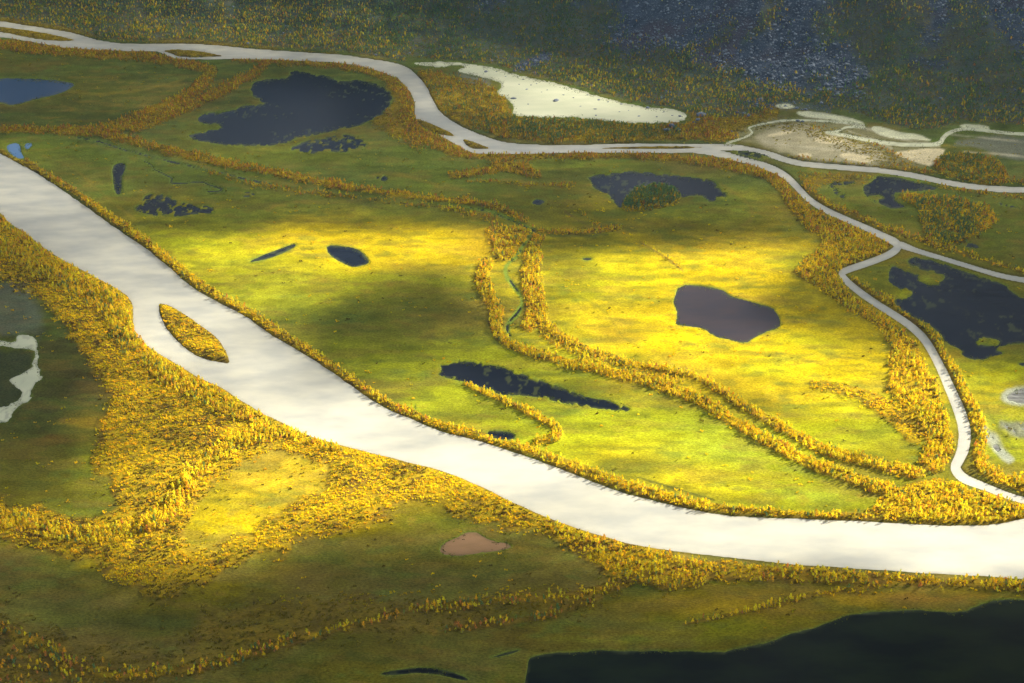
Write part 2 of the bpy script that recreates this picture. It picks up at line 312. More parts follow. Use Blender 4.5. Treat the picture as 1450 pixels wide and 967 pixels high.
S([(1205,398,4),(1228,410,6),(1256,426,7),(1290,450,7),(1318,474,9),(1334,500,10),(1350,528,11),(1365,556,13),(1380,585,15),(1389,612,16),(1388,636,16),(1384,655,17),(1410,674,18),(1450,692,16),(1540,715,16)], .85)
P([(690,322),(735,320),(752,330),(736,350),(726,362),(712,372),(700,360),(694,340)], .7, 5)
S([(690,372,12),(678,392,18),(690,414,18),(703,440,18),(700,464,16),(712,482,12),(735,494,10),(751,499,11),(801,514,12),(851,523,12),(901,537,13),(967,555,14),(1000,573,14),(1034,595,14),(1067,614,14),(1100,631,14),(1134,651,14),
   (1167,665,14),(1217,682,15),(1267,699,16),(1294,712,16)], .95, 2.5)
S([(762,338,12),(754,355,20),(752,375,24),(752,400,26),(757,425,26),(760,445,24),(748,462,14)], .85, 4)
S([(765,455,16),(785,472,14),(811,487,9),(861,507,8),(917,521,8),(967,527,9),(1000,541,9),(1034,564,10),(1067,584,10),(1117,611,11),(1154,634,11),(1190,643,12),(1250,660,14),(1300,670,16)], .85, 3)
S([(775,475,16),(811,497,13),(861,513,9),(917,528,7),(967,540,6)], .45, 3)
S([(740,322,5),(770,329,5),(800,329,5),(840,328,4),(880,322,4)], .7, 1.5)
S([(910,345,2),(940,362,2),(967,380,2)], .3, 1.5)
S([(38,228,5),(100,268,6),(164,314,8),(200,337,9),(240,370,10),(275,402,10),(310,421,9),(350,438,8),(400,474,8),(460,510,9),(500,540,10),(560,577,11),(617,600,9),(697,620,9),(744,636,10),(800,658,16),(851,676,16),(917,698,13),(1017,722,9),
   (1134,729,8),(1240,733,9)], .55, 2)
S([(660,543,7),(680,552,8),(697,560,8),(731,576,8),(762,590,9),(786,603,10),(792,614,12),(782,622,12),(760,624,9)], .95, 1.5)
P([(1262,700),(1300,690),(1345,683),(1400,700),(1450,716),(1540,735),(1540,712),(1450,738),(1410,735),(1330,738),(1250,735),(1225,722)], .55, 4)
S([(-200,220,46),(-60,300,50),(10,335,45),(60,372,40),(110,400,34),(150,425,36),(168,455,40),(190,495,34),(240,533,30),(300,565,26),(350,594,20),(420,620,14),(484,640,10)], .85, 6)
S([(380,612,24),(330,632,26),(285,655,26),(262,690,30),(240,725,28),(200,752,22),(130,762,20),(60,752,20),(0,732,24),(-120,700,26)], .95, 4)
S([(262,668,20),(255,700,24),(238,725,22),(205,750,14)], 1.0, 5, tall); S([(150,430,30),(180,480,26),(250,535,16)], .45, 8, tall)
P([(760,738),(817,757),(884,777),(967,790),(1100,804),(1234,812),(1367,820),(1450,826),(1700,836),(1700,850),(1450,840),(1384,833),(1300,829),(1200,828),(1100,824),(1017,824),(967,832),(920,835),(870,810),(820,780)], .6, 5)
S([(484,892,7),(541,878,7),(591,862,12),(651,858,12),(717,849,12),(767,849,14),(817,846,14),(867,833,16),(905,815,18)], .6, 4)
S([(627,893,6),(701,883,9),(761,875,10),(801,862,10),(851,846,10)], .5, 3)
S([(484,892,6),(434,905,8),(367,922,9),(317,939,10),(234,952,11),(167,958,12),(100,942,16),(67,922,20),(33,905,22),(0,887,22),(-120,850,26)], .8, 5)
P([(-120,900),(0,905),(50,935),(110,960),(180,985),(100,1200),(-300,1200)], .3, 8)
S([(967,885,4),(1034,872,5),(1084,862,6),(1134,847,7),(1184,838,8),(1234,832,8)], .55, 2)
P([(715,150),(730,165),(800,170),(900,176),(967,176),(1005,180),(1050,190),(1028,199),(967,197),(850,199),(768,200),(710,193),(670,180),(690,160)], .95, 3)
P([(590,100),(640,108),(700,120),(705,133),(722,150),(715,190),(671,183),(640,170),(622,150),(612,128)], .4, 5)
P([(880,298),(885,281),(901,268),(925,262),(949,266),(964,277),(960,289),(930,296),(905,300)], 1.3, 1.0)
P([(1321,233),(1328,222),(1361,216),(1398,222),(1421,236),(1428,255),(1411,262),(1368,257),(1328,243)], .95, 2.5)
P([(1268,274),(1301,273),(1344,280),(1385,287),(1411,303),(1405,320),(1390,330),(1367,339),(1334,348),(1314,344),(1306,320),(1302,292)], .9, 4)
S([(1130,245,3),(1200,249,4),(1300,259,5),(1360,270,5),(1450,281,5),(1600,286,5)], .35, 2); S([(1110,220,3),(1160,228,4),(1250,236,4),(1320,243,5),(1450,260,5),(1600,262,5)], .4, 2)
S([(1150,180,3),(1200,184,4),(1240,206,6),(1290,235,7)], .25)
# green crowns among the gold
P([(690,158),(800,168),(900,175),(960,178),(960,196),(850,199),(740,196)], .75, 6, greens); P([(872,304),(874,270),(900,252),(965,255),(972,300)], .9, 3, greens)
P([(1320,225),(1360,212),(1400,222),(1425,258),(1360,262)], .7, 6, greens); P([(1290,275),(1350,280),(1400,300),(1390,335),(1350,345),(1305,335)], .75, 8, greens); P([(600,110),(650,120),(700,140),(720,190),(660,180),(620,160)], .5, 8, greens)
P([(500,0),(620,-30),(860,-30),(860,60),(720,85),(560,75)], .65, 20, greens); P([(1100,70),(1180,40),(1500,20),(1500,140),(1250,150),(1150,120)], .55, 16, greens)
P([(60,400),(140,420),(180,500),(240,560),(170,560),(110,480)], .3, 12, greens)
# low willow scrub
sh = lambda pts, v, soft=5: P(pts, v, soft, shrubs)
sh([(-300,170),(-40,260),(40,300),(100,336),(174,380),(230,425),(240,455),(270,495),(360,550),(470,605),(560,630),(650,658),(737,695),(837,732),(960,765),(900,830),(850,800),(800,765),(730,745),(640,722),(600,702),
    (520,735),(420,772),(340,790),(290,822),(240,842),(200,832),(150,800),(60,775),(0,755),(-200,720),(-200,690),(0,715),(120,745),(170,720),(160,690),(130,650),(140,610),(165,590),(150,540),(110,480),(60,425),(0,390),(-300,300)], .95, 13)
sh([(972,150),(1000,154),(1090,150),(1105,163),(1065,180),(1035,192),(990,185)], .8, 4); P([(975,152),(1040,158),(1088,152),(1095,160),(1050,172),(1005,180)], .55, 4)
add(shrubs, [(288,705),(325,655),(385,632),(440,642),(470,672),(415,722),(350,752),(300,785),(255,772)], .95, 12, False, 'mul')
sh(isl_main, 1.0, 0.5)
sh([(1225,720),(1300,680),(1345,680),(1400,702),(1450,718),(1540,735),(1450,738),(1330,742),(1250,737)], .9)
sh([(800,660),(851,678),(930,700),(1000,720),(1134,732),(1240,736),(1134,724),(1040,722),(960,705),(880,682)], .9, 3)
S([(0,214,4),(100,266,6),(164,312,9),(240,370,10),(310,422,9),(400,477,9),(500,543,10),(560,579,11),(617,602,9),(744,639,9)], .9, 2, shrubs)
sh([(300,860),(400,850),(520,845),(640,850),(760,840),(840,830),(880,840),(800,868),(640,890),(484,900),(367,930),(234,958),(120,960),(60,930),(0,890),(0,860),(80,900),(150,925),(250,925)], .34, 16)
sh([(-200,840),(0,880),(60,925),(130,955),(250,960),(150,1100),(-300,1100)], .4, 10)
sh([(580,95),(640,108),(700,120),(722,150),(715,192),(650,176),(615,150)], .7, 3); sh([(540,105),(575,125),(583,160),(600,190),(640,212),(560,195),(520,170),(560,150)], .5, 6)
sh([(1135,245),(1200,250),(1300,262),(1320,268),(1200,258),(1150,262),(1180,295),(1140,275)], .4, 4)
sh([(1255,560),(1200,545),(1150,540),(1150,548),(1200,560),(1255,590),(1300,640),(1310,600)], .6, 5)
sh([(1060,165),(1100,165),(1160,178),(1230,205),(1300,238),(1320,245),(1250,232),(1200,212),(1120,180),(1060,185)], .45, 4)
sh([(480,80),(0,20),(0,36),(200,60),(480,74)], .4, 3)
for pts in (isl_tl, isl_b, isl_c, isl_d, isl_e): sh(pts, .8, 0.4)
shrubs = np.maximum(shrubs, trees * 0.75)
shrubs = np.maximum(shrubs, .03 * smooth(.5, .62, wob2 * .5 + .5))
# mountain forest: everything beyond the upper bank, with bare scree let in
forest = smooth(-2, 6, np.interp(UU, [p[0] for p in up], [p[1] for p in up]) - VV - 4) * (UU < 575)
lakeline = [(545,74),(560,78),(600,82),(640,84),(701,90),(751,104),(804,116),(851,131),(914,147),(967,156),(990,165),(1040,168),(1072,162),(1090,151),(1120,143),(1160,150),(1214,160),(1260,175),(1300,182),(1340,178),(1360,168),(1450,176),(1900,190)]
forest = np.maximum(forest, smooth(-3, 5, np.interp(UU, [p[0] for p in lakeline], [p[1] for p in lakeline]) - VV + wob2 * 3) * (UU >= 545))
scree = Z()
P([(872,-60),(880,20),(862,55),(905,66),(967,74),(1034,98),(1101,110),(1167,121),(1222,116),(1205,85),(1200,60),(1150,62),(1145,33),(1170,0),(1185,-60)], 1.0, 20, scree)
P([(724,97),(745,84),(775,73),(782,80),(755,92),(742,100)], .8, 3, scree); P([(1290,-60),(1345,-60),(1345,10),(1335,45),(1318,66),(1300,60),(1320,20)], .7, 8, scree)
P([(1380,-60),(1600,-60),(1600,60),(1450,70),(1400,45)], .7, 12, scree); P([(660,-60),(740,-60),(722,5),(700,18),(672,18)], .5, 8, scree); P([(800,-60),(850,-60),(836,12),(802,10)], .5, 6, scree)
P([(1280,75),(1340,80),(1345,92),(1290,90)], .5, 5, scree)
P([(1040,140),(1075,138),(1100,148),(1140,146),(1180,150),(1175,158),(1110,152),(1060,152)], .45, 4, scree)
add(scree, [(994,64),(1010,50),(1047,20),(1040,45),(1015,66)], .7, 6, False, 'mul'); add(scree, [(1047,60),(1075,30),(1100,-30),(1125,-30),(1105,15),(1068,62)], .8, 6, False, 'mul')
scree *= 0.78 + 0.22 * smooth(.3, .55, fbm(GX / 40, GY / 60, 3, 70))
fn = fbm(GX / 45, GY / 70, 3, 40); n_cl = fbm(GX / 16, GY / 30, 3, 43)
ftr = forest * (1 - scree) * (0.34 + 0.66 * smooth(.34, .54, fn * .7 + n_cl * .3)) * 0.9
ftr *= 1 - (.2 + .35 * smooth(850, 950, UU)) * smooth(90, 240, SS)
trees = np.maximum(trees, ftr)
shrubs = np.maximum(shrubs, forest * 0.5 * (1 - scree))
# ---------------------------------------------------------------- heights
z0 = H(GX, GY)
rel = relief(GX, GY)
bank = np.clip(dm + 0.4, -6, 8)
lev = 1.3 * np.maximum(shrubs, trees) * (1 - forest)
land = z0 + rel + lev + 0.15
zz = np.where(bank < 0, land + (wz + 0.35 - land) * smooth(-5.0, 0.0, bank) * 0.85, wz + 0.3 - 0.9 * bank)
shore = smooth(-6, 0, bank) * (wz > -.56) + smooth(-3.6, 0, bank) * (wz <= -.56)
zz = np.where(bank < 0, land * (1 - shore) + (wz + 0.35) * shore, wz + 0.35 - 0.9 * np.minimum(bank, 3))
# ---------------------------------------------------------------- ground colour (plants and soils, with tree shade painted along the river banks)
def mix(c, col, m): return c + (np.array(col, np.float32) - c) * m[..., None]
n1 = fbm(GX / 90, GY / 60, 4, 50); n2 = fbm(GX / 35, GY / 16, 4, 55); n3 = fbm(GX / 12, GY / 7, 3, 60); n4 = fbm(GX / 150, GY / 110, 3, 65)
col = np.empty(UU.shape + (3,), np.float32); col[:] = (.175, .175, .020)
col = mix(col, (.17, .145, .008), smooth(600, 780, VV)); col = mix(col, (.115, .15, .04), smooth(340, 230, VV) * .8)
col = mix(col, (.20, .16, .035), smooth(.45, .65, n1) * .8)
col = mix(col, (.10, .125, .018), smooth(.5, .66, n4) * .6)
BL = []   # (x, y, rx, ry, colour, strength) soft plant patches
YE, YG, GR, OL, RU, DG, OC, LG = (.64,.47,.005), (.39,.42,.010), (.16,.20,.02), (.20,.165,.012), (.30,.13,.02), (.055,.07,.018), (.50,.32,.015), (.34,.42,.03)
def B(x, y, rx, ry, c, s=1.0): BL.append((x, y, rx, ry, c, s))
# bright yellow meadows
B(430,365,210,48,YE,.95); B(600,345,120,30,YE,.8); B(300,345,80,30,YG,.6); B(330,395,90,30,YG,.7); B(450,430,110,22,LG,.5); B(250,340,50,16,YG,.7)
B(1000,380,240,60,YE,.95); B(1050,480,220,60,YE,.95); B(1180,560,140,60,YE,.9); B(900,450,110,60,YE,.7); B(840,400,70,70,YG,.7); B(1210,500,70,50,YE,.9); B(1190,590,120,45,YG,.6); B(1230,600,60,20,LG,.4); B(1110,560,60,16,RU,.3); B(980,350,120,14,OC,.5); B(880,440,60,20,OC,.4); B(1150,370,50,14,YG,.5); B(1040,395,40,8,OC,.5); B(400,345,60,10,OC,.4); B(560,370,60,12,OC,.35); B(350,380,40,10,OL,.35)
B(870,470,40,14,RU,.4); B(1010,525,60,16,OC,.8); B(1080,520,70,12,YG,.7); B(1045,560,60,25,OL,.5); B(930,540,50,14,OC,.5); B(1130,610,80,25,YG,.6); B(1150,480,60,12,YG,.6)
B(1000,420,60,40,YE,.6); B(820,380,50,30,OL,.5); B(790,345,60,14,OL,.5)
# green central meadows
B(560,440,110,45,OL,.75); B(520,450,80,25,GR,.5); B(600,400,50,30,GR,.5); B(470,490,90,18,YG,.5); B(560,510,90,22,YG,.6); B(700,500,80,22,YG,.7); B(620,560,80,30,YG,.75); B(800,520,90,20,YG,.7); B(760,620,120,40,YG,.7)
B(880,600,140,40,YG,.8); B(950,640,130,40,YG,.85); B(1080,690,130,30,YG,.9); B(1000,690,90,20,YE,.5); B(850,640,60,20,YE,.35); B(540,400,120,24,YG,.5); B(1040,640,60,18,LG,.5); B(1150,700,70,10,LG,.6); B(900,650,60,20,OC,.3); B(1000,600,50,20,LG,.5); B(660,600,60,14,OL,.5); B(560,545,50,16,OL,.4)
B(680,330,30,30,OC,.5); B(700,345,40,30,OC,.5)
# upper meadows
B(150,130,170,45,DG,.55); B(120,130,120,30,OL,.25); B(60,210,80,14,GR,.7); B(110,225,110,30,GR,.6); B(330,240,60,20,GR,.5); B(230,250,90,30,GR,.4); B(300,190,50,20,GR,.6); B(420,225,120,14,GR,.7); B(590,215,60,20,GR,.6)
B(600,250,90,22,GR,.6); B(640,270,70,16,GR,.4); B(820,235,90,12,LG,.35); B(1040,290,60,26,LG,.45); B(900,312,90,16,OL,.7); B(1000,320,110,24,OL,.7); B(720,280,60,16,OL,.5); B(800,290,50,16,OL,.5); B(950,300,60,10,LG,.3)
B(380,285,80,16,GR,.5); B(300,300,80,14,LG,.3); B(520,300,80,12,LG,.3); B(170,290,50,22,OL,.4); B(1200,290,60,20,GR,.6); B(1300,255,50,12,GR,.5); B(1150,245,40,10,GR,.5); B(1420,330,70,30,GR,.7); B(1240,390,30,22,GR,.7); B(1400,365,60,10,OL,.5)
# right strip
B(1400,520,60,20,YG,.8); B(1400,560,50,50,YE,.5); B(1420,600,50,30,LG,.5); B(1440,530,40,16,YG,.6); B(1330,430,30,14,LG,.3); B(1430,640,40,20,YG,.8)
B(1310,392,18,8,LG,.5); B(1277,414,14,7,YG,.6); B(1400,484,18,6,YG,.6)
# near side
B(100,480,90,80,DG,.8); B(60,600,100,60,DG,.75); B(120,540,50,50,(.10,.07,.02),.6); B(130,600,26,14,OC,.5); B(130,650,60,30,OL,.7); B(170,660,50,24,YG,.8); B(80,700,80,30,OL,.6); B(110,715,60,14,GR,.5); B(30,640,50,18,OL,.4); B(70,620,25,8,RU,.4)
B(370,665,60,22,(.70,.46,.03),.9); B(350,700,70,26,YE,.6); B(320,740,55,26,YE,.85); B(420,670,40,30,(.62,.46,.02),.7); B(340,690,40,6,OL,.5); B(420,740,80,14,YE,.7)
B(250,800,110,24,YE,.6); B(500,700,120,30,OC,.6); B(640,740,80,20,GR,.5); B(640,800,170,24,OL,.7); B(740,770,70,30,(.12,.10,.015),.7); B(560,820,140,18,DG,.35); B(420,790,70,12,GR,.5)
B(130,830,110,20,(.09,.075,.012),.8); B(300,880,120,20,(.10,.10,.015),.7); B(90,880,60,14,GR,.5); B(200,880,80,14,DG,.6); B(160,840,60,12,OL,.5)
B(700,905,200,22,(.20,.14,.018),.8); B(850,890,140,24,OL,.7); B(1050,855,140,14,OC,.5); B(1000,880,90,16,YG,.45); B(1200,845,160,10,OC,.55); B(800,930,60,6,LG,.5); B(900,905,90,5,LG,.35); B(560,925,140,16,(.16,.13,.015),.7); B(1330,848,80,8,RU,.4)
B(450,950,140,14,OL,.5)
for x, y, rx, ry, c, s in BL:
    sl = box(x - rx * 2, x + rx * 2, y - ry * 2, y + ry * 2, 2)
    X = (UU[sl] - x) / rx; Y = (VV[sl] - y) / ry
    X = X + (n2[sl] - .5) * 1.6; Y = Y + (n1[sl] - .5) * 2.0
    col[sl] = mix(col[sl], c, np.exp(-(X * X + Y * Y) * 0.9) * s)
# streaky variation shared by all meadows
n5 = fbm(GX / 6, GY / 4, 3, 140); n6 = fbm(GX / 28, GY / 9, 4, 145)
gb = ((0.62 + 0.76 * n2) * (.80 + .4 * n5))[..., None]
col = col * gb
col = mix(col, (.36, .20, .03), smooth(.60, .74, n3 * .5 + n2 * .5) * .35)
col = mix(col, (.12, .19, .03), smooth(.56, .72, n3 * .4 + fbm(GX / 60, GY / 25, 3, 77) * .6) * .45)
col = mix(col, (.11, .135, .02), smooth(.55, .68, n6) * .38)
col = mix(col, (.24, .16, .03), smooth(.57, .70, fbm(GX / 45, GY / 14, 4, 150)) * .32)
# under scrub and birches: leaf litter and heath
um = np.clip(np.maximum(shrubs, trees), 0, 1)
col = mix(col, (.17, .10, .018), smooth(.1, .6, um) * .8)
lit = smooth(.2, .7, shrubs) * (1 - forest)
col = mix(col, (.46, .32, .012), lit * smooth(.25, .6, n3) * .8)
# mountain side
col = mix(col, (.095, .125, .085), forest * .92)
col = mix(col, (.15, .105, .06), forest * smooth(.45, .6, n2) * .3)
rock = np.clip(scree * 1.2 + smooth(150, 330, SS) * .5 * forest, 0, 1)
col = mix(col, (.085, .105, .135), rock)
col = mix(col, (.05, .06, .08), rock * smooth(.5, .62, n3) * .7)
col = mix(col, (.11, .085, .095), rock * smooth(.5, .65, n1) * .6)
# reed rims, green strips, tracks
def paint(pts, c, s, soft=2.0, stroke=False):
    global col
    sl, f = stroke_sdf(pts) if stroke else poly_sdf(pts, 1)
    col[sl] = mix(col[sl], c, smooth(-soft, soft, f + wob2[sl] * soft * 1.3) * s)
RG = (.22, .30, .04)
paint([(640,290,3),(698,299,5),(740,316,5),(757,327,4),(750,334,4),(742,346,5),(730,364,6),(716,376,6),(715,388,6),(724,402,6),(736,416,6),(740,428,5),(733,445,6),(719,457,6),(720,480,6)], RG, .95, 1.5, True)
paint([(110,194,4),(207,219,5),(324,247,5),(384,260,4)], (.10,.13,.04), .8, 2, True)
paint([(760,332,2),(800,335,2),(860,332,2)], (.07,.11,.03), .8, 1.5, True)
for pts, c_ in (([(560,205,2),(600,225,2),(640,235,2)], 0), ([(200,205,3),(260,225,2),(330,250,2),(420,262,2)], 1), ([(850,310,2),(900,330,3),(960,335,3),(1040,345,2)], 0), ([(500,250,2),(560,245,2),(620,262,2)], 1), ([(690,225,2),(760,240,2),(830,238,2),(900,228,2)], 1),
  ([(1020,260,2),(1060,285,3),(1070,310,3),(1030,330,2)], 1), ([(60,220,2),(110,240,2),(150,280,2),(190,310,2)], 1), ([(560,640,2),(600,628,2),(640,640,2)], 0), ([(480,800,2),(560,812,3),(660,818,3),(760,806,2)], 0), ([(900,860,2),(1000,850,2),(1120,842,2)], 1),
  ([(60,120,3),(120,135,3),(200,130,3),(260,112,2)], 1), ([(1420,440,2),(1380,520,3),(1400,590,2),(1440,640,2)], 0), ([(820,420,2),(860,440,2),(880,480,2),(930,500,2)], 0), ([(1110,500,2),(1160,515,2),(1210,530,2)], 0)):
    paint(pts, (.30,.22,.03) if c_ else (.10,.12,.02), .45, 2.2, True)
for pts in ([(905,342,2),(935,360,2),(968,384,1.5)], [(800,300,1.5),(830,318,2),(850,330,2)], [(484,282,1.5),(560,300,1.5)], [(970,520,2),(1010,545,2),(1060,580,2),(1120,618,2)]):
    paint(pts, (.16,.10,.04), .6, 1.2, True)
paint([(900,675,2),(950,690,2),(1010,708,2)], (.06,.07,.02), .8, 1.2, True)
paint([(1140,543,1.5),(1180,552,2),(1240,572,3)], (.14,.13,.02), .7, 1.5, True)
paint([(80,885,1.5),(105,915,1.5),(122,945,1.5)], (.06,.07,.02), .7, 1.0, True)
rim = smooth(-3.2, -0.5, wsd) * (wz > -0.56)
col = mix(col, (.17, .24, .035), rim * .6)
for pts, k in MUDS:
    paint(pts, {'marsh': (.26,.24,.11), 'mud': (.46,.41,.25), 'mudg': (.20,.205,.14), 'mudp': (.16,.18,.14), 'mudd': (.065,.075,.03), 'sand3': (.36,.38,.30)}[k], .5 if k == 'mudp' else .85, 9 if k == 'mudp' else 4)
for pts in ([(1130,160,2),(1180,172,3),(1235,184,3),(1290,200,3),(1330,207,3)], [(1080,200,2),(1130,208,3),(1190,212,2),(1250,222,3)], [(1200,185,2),(1230,195,3),(1262,210,3)], [(1345,190,2),(1400,196,2),(1460,202,2)], [(1365,215,2),(1420,218,2),(1470,225,2)]):
    paint(pts, (.60,.55,.36), .6, 1.6, True)
for pts, k in SANDS:
    paint(pts, {'sand1': (.74,.64,.38), 'sand2': (.74,.74,.48)}[k], .95, 1.0)
bankm = smooth(-3.0, -0.8, dm) * (wz < -0.56)
col = mix(col, (.045, .04, .018), bankm * .45)  # shade of the bank trees painted as a dark strip
col = np.clip(col, 0.004, 0.9)

# ---------------------------------------------------------------- materials
def newmat(name):
    m = bpy.data.materials.new(name); m.use_nodes = True; nt = m.node_tree; nt.nodes.clear()
    out = nt.nodes.new('ShaderNodeOutputMaterial'); return m, nt, out
def N(nt, t, **k):
    n = nt.nodes.new(t)
    for a, b in k.items(): setattr(n, a, b)
    return n
def ground_mat():
    m, nt, out = newmat('meadow_and_soil')
    at = N(nt, 'ShaderNodeAttribute', attribute_name='soil')
    geo = N(nt, 'ShaderNodeNewGeometry')
    mp = N(nt, 'ShaderNodeMapping'); mp.inputs['Scale'].default_value = (1, 1.7, 1); nt.links.new(geo.outputs['Position'], mp.inputs[0])
    a = N(nt, 'ShaderNodeTexNoise'); a.inputs['Scale'].default_value = .42; a.inputs['Detail'].default_value = 5; a.inputs['Roughness'].default_value = .7
    nt.links.new(mp.outputs[0], a.inputs['Vector'])
    b = N(nt, 'ShaderNodeTexNoise'); b.inputs['Scale'].default_value = .055; b.inputs['Detail'].default_value = 4; nt.links.new(mp.outputs[0], b.inputs['Vector'])
    r1 = N(nt, 'ShaderNodeMapRange'); r1.inputs[1].default_value = .3; r1.inputs[2].default_value = .7; r1.inputs[3].default_value = .5; r1.inputs[4].default_value = 1.5
    nt.links.new(a.outputs[0], r1.inputs[0])
    r2 = N(nt, 'ShaderNodeMapRange'); r2.inputs[1].default_value = .3; r2.inputs[2].default_value = .7; r2.inputs[3].default_value = .85; r2.inputs[4].default_value = 1.15
    nt.links.new(b.outputs[0], r2.inputs[0])
    mu = N(nt, 'ShaderNodeMath', operation='MULTIPLY'); nt.links.new(r1.outputs[0], mu.inputs[0]); nt.links.new(r2.outputs[0], mu.inputs[1])
    vm = N(nt, 'ShaderNodeVectorMath', operation='SCALE'); nt.links.new(at.outputs['Color'], vm.inputs[0]); nt.links.new(mu.outputs[0], vm.inputs['Scale'])
    p = N(nt, 'ShaderNodeBsdfPrincipled'); p.inputs['Roughness'].default_value = 1; p.inputs['Specular IOR Level'].default_value = 0
    nt.links.new(vm.outputs[0], p.inputs['Base Color'])
    bp = N(nt, 'ShaderNodeBump'); bp.inputs['Strength'].default_value = .8; bp.inputs['Distance'].default_value = .5
    nt.links.new(a.outputs[0], bp.inputs['Height']); nt.links.new(bp.outputs[0], p.inputs['Normal'])
    nt.links.new(p.outputs[0], out.inputs[0]); return m
def water_mat(name, c, c2=None, rough=.12, nscale=.02, ior=1.33, sss=0, edge=None, spec=.10):
    m, nt, out = newmat(name)
    geo = N(nt, 'ShaderNodeNewGeometry')
    mp = N(nt, 'ShaderNodeMapping'); mp.inputs['Scale'].default_value = (1, 2.2, 1); mp.inputs['Rotation'].default_value = (0, 0, R(-30)); nt.links.new(geo.outputs['Position'], mp.inputs[0])
    a = N(nt, 'ShaderNodeTexNoise'); a.inputs['Scale'].default_value = nscale; a.inputs['Detail'].default_value = 4; nt.links.new(mp.outputs[0], a.inputs['Vector'])
    r = N(nt, 'ShaderNodeMapRange'); r.inputs[1].default_value = .35; r.inputs[2].default_value = .65; nt.links.new(a.outputs[0], r.inputs[0])
    mx = N(nt, 'ShaderNodeMix', data_type='RGBA'); nt.links.new(r.outputs[0], mx.inputs[0])
    mx.inputs[6].default_value = (*c, 1); mx.inputs[7].default_value = (*(c2 or c), 1)
    p = N(nt, 'ShaderNodeBsdfPrincipled'); p.inputs['Roughness'].default_value = rough; p.inputs['IOR'].default_value = ior; p.inputs['Specular IOR Level'].default_value = spec
    if sss: p.inputs['Subsurface Weight'].default_value = .9; p.inputs['Subsurface Scale'].default_value = sss; p.inputs['Subsurface Radius'].default_value = (1, .9, .7)
    sa = N(nt, 'ShaderNodeAttribute', attribute_name='shallow')
    m2 = N(nt, 'ShaderNodeMix', data_type='RGBA'); nt.links.new(sa.outputs['Fac'], m2.inputs[0]); nt.links.new(mx.outputs[2], m2.inputs[6])
    m2.inputs[7].default_value = (*(edge or (.07, .085, .03)), 1)
    nt.links.new(m2.outputs[2], p.inputs['Base Color'])
    w = N(nt, 'ShaderNodeTexNoise'); w.inputs['Scale'].default_value = .5; w.inputs['Detail'].default_value = 3; nt.links.new(mp.outputs[0], w.inputs['Vector'])
    bp = N(nt, 'ShaderNodeBump'); bp.inputs['Strength'].default_value = .25; bp.inputs['Distance'].default_value = .12
    nt.links.new(w.outputs[0], bp.inputs['Height']); nt.links.new(bp.outputs[0], p.inputs['Normal'])
    nt.links.new(p.outputs[0], out.inputs[0]); return m
WM = {'silt': water_mat('silty_water', (.63,.61,.49), (.47,.47,.41), .22, sss=3.0, spec=.5, edge=(.48,.46,.36)), 'pale': water_mat('pale_shallow_water', (.80,.80,.54), (.70,.72,.47), .3, edge=(.50,.50,.33)),
      'dark': water_mat('peaty_water', (.006,.010,.019), (.010,.014,.024), .15), 'blue': water_mat('painted_sky_pond_water', (.012,.05,.12), None, .1),  # blue: sky reflection painted into the base colour
      'skyblue': water_mat('painted_sky_pool_water', (.10,.22,.42), (.16,.28,.45), .1, edge=(.10,.2,.3)), 'brown': water_mat('brown_pond_water', (.055,.042,.045), (.040,.036,.045), .15),  # skyblue: reflected sky likewise painted into the base colour
      'grey': water_mat('grey_pond_water', (.12,.12,.11), (.30,.30,.27), .2, .1, edge=(.22,.23,.18)), 'tan': water_mat('tan_pond_water', (.34,.20,.10), (.28,.17,.08), .35, .06, edge=(.20,.14,.06)),
      'deep': water_mat('near_black_lake_water', (.004,.007,.004), (.012,.020,.006), .15, .02), 'black': water_mat('black_pool_water', (.004,.005,.006), None, .1)}
GM = ground_mat()
def foliage_mat(name, c=None, attr=None):
    m, nt, out = newmat(name)
    if attr:
        src = N(nt, 'ShaderNodeAttribute', attribute_name=attr); src.attribute_type = 'INSTANCER'; so = src.outputs['Color']
    else:
        src = N(nt, 'ShaderNodeRGB'); src.outputs[0].default_value = (*c, 1); so = src.outputs[0]
    at = N(nt, 'ShaderNodeAttribute', attribute_name='leafvar')
    r = N(nt, 'ShaderNodeMapRange'); r.inputs[3].default_value = .75; r.inputs[4].default_value = 1.5; nt.links.new(at.outputs['Fac'], r.inputs[0])
    vm = N(nt, 'ShaderNodeVectorMath', operation='SCALE'); nt.links.new(so, vm.inputs[0]); nt.links.new(r.outputs[0], vm.inputs['Scale'])
    d = N(nt, 'ShaderNodeBsdfDiffuse'); t = N(nt, 'ShaderNodeBsdfTranslucent'); mx = N(nt, 'ShaderNodeMixShader'); mx.inputs[0].default_value = .5
    nt.links.new(vm.outputs[0], d.inputs[0]); nt.links.new(vm.outputs[0], t.inputs[0])
    nt.links.new(d.outputs[0], mx.inputs[1]); nt.links.new(t.outputs[0], mx.inputs[2]); nt.links.new(mx.outputs[0], out.inputs[0]); return m
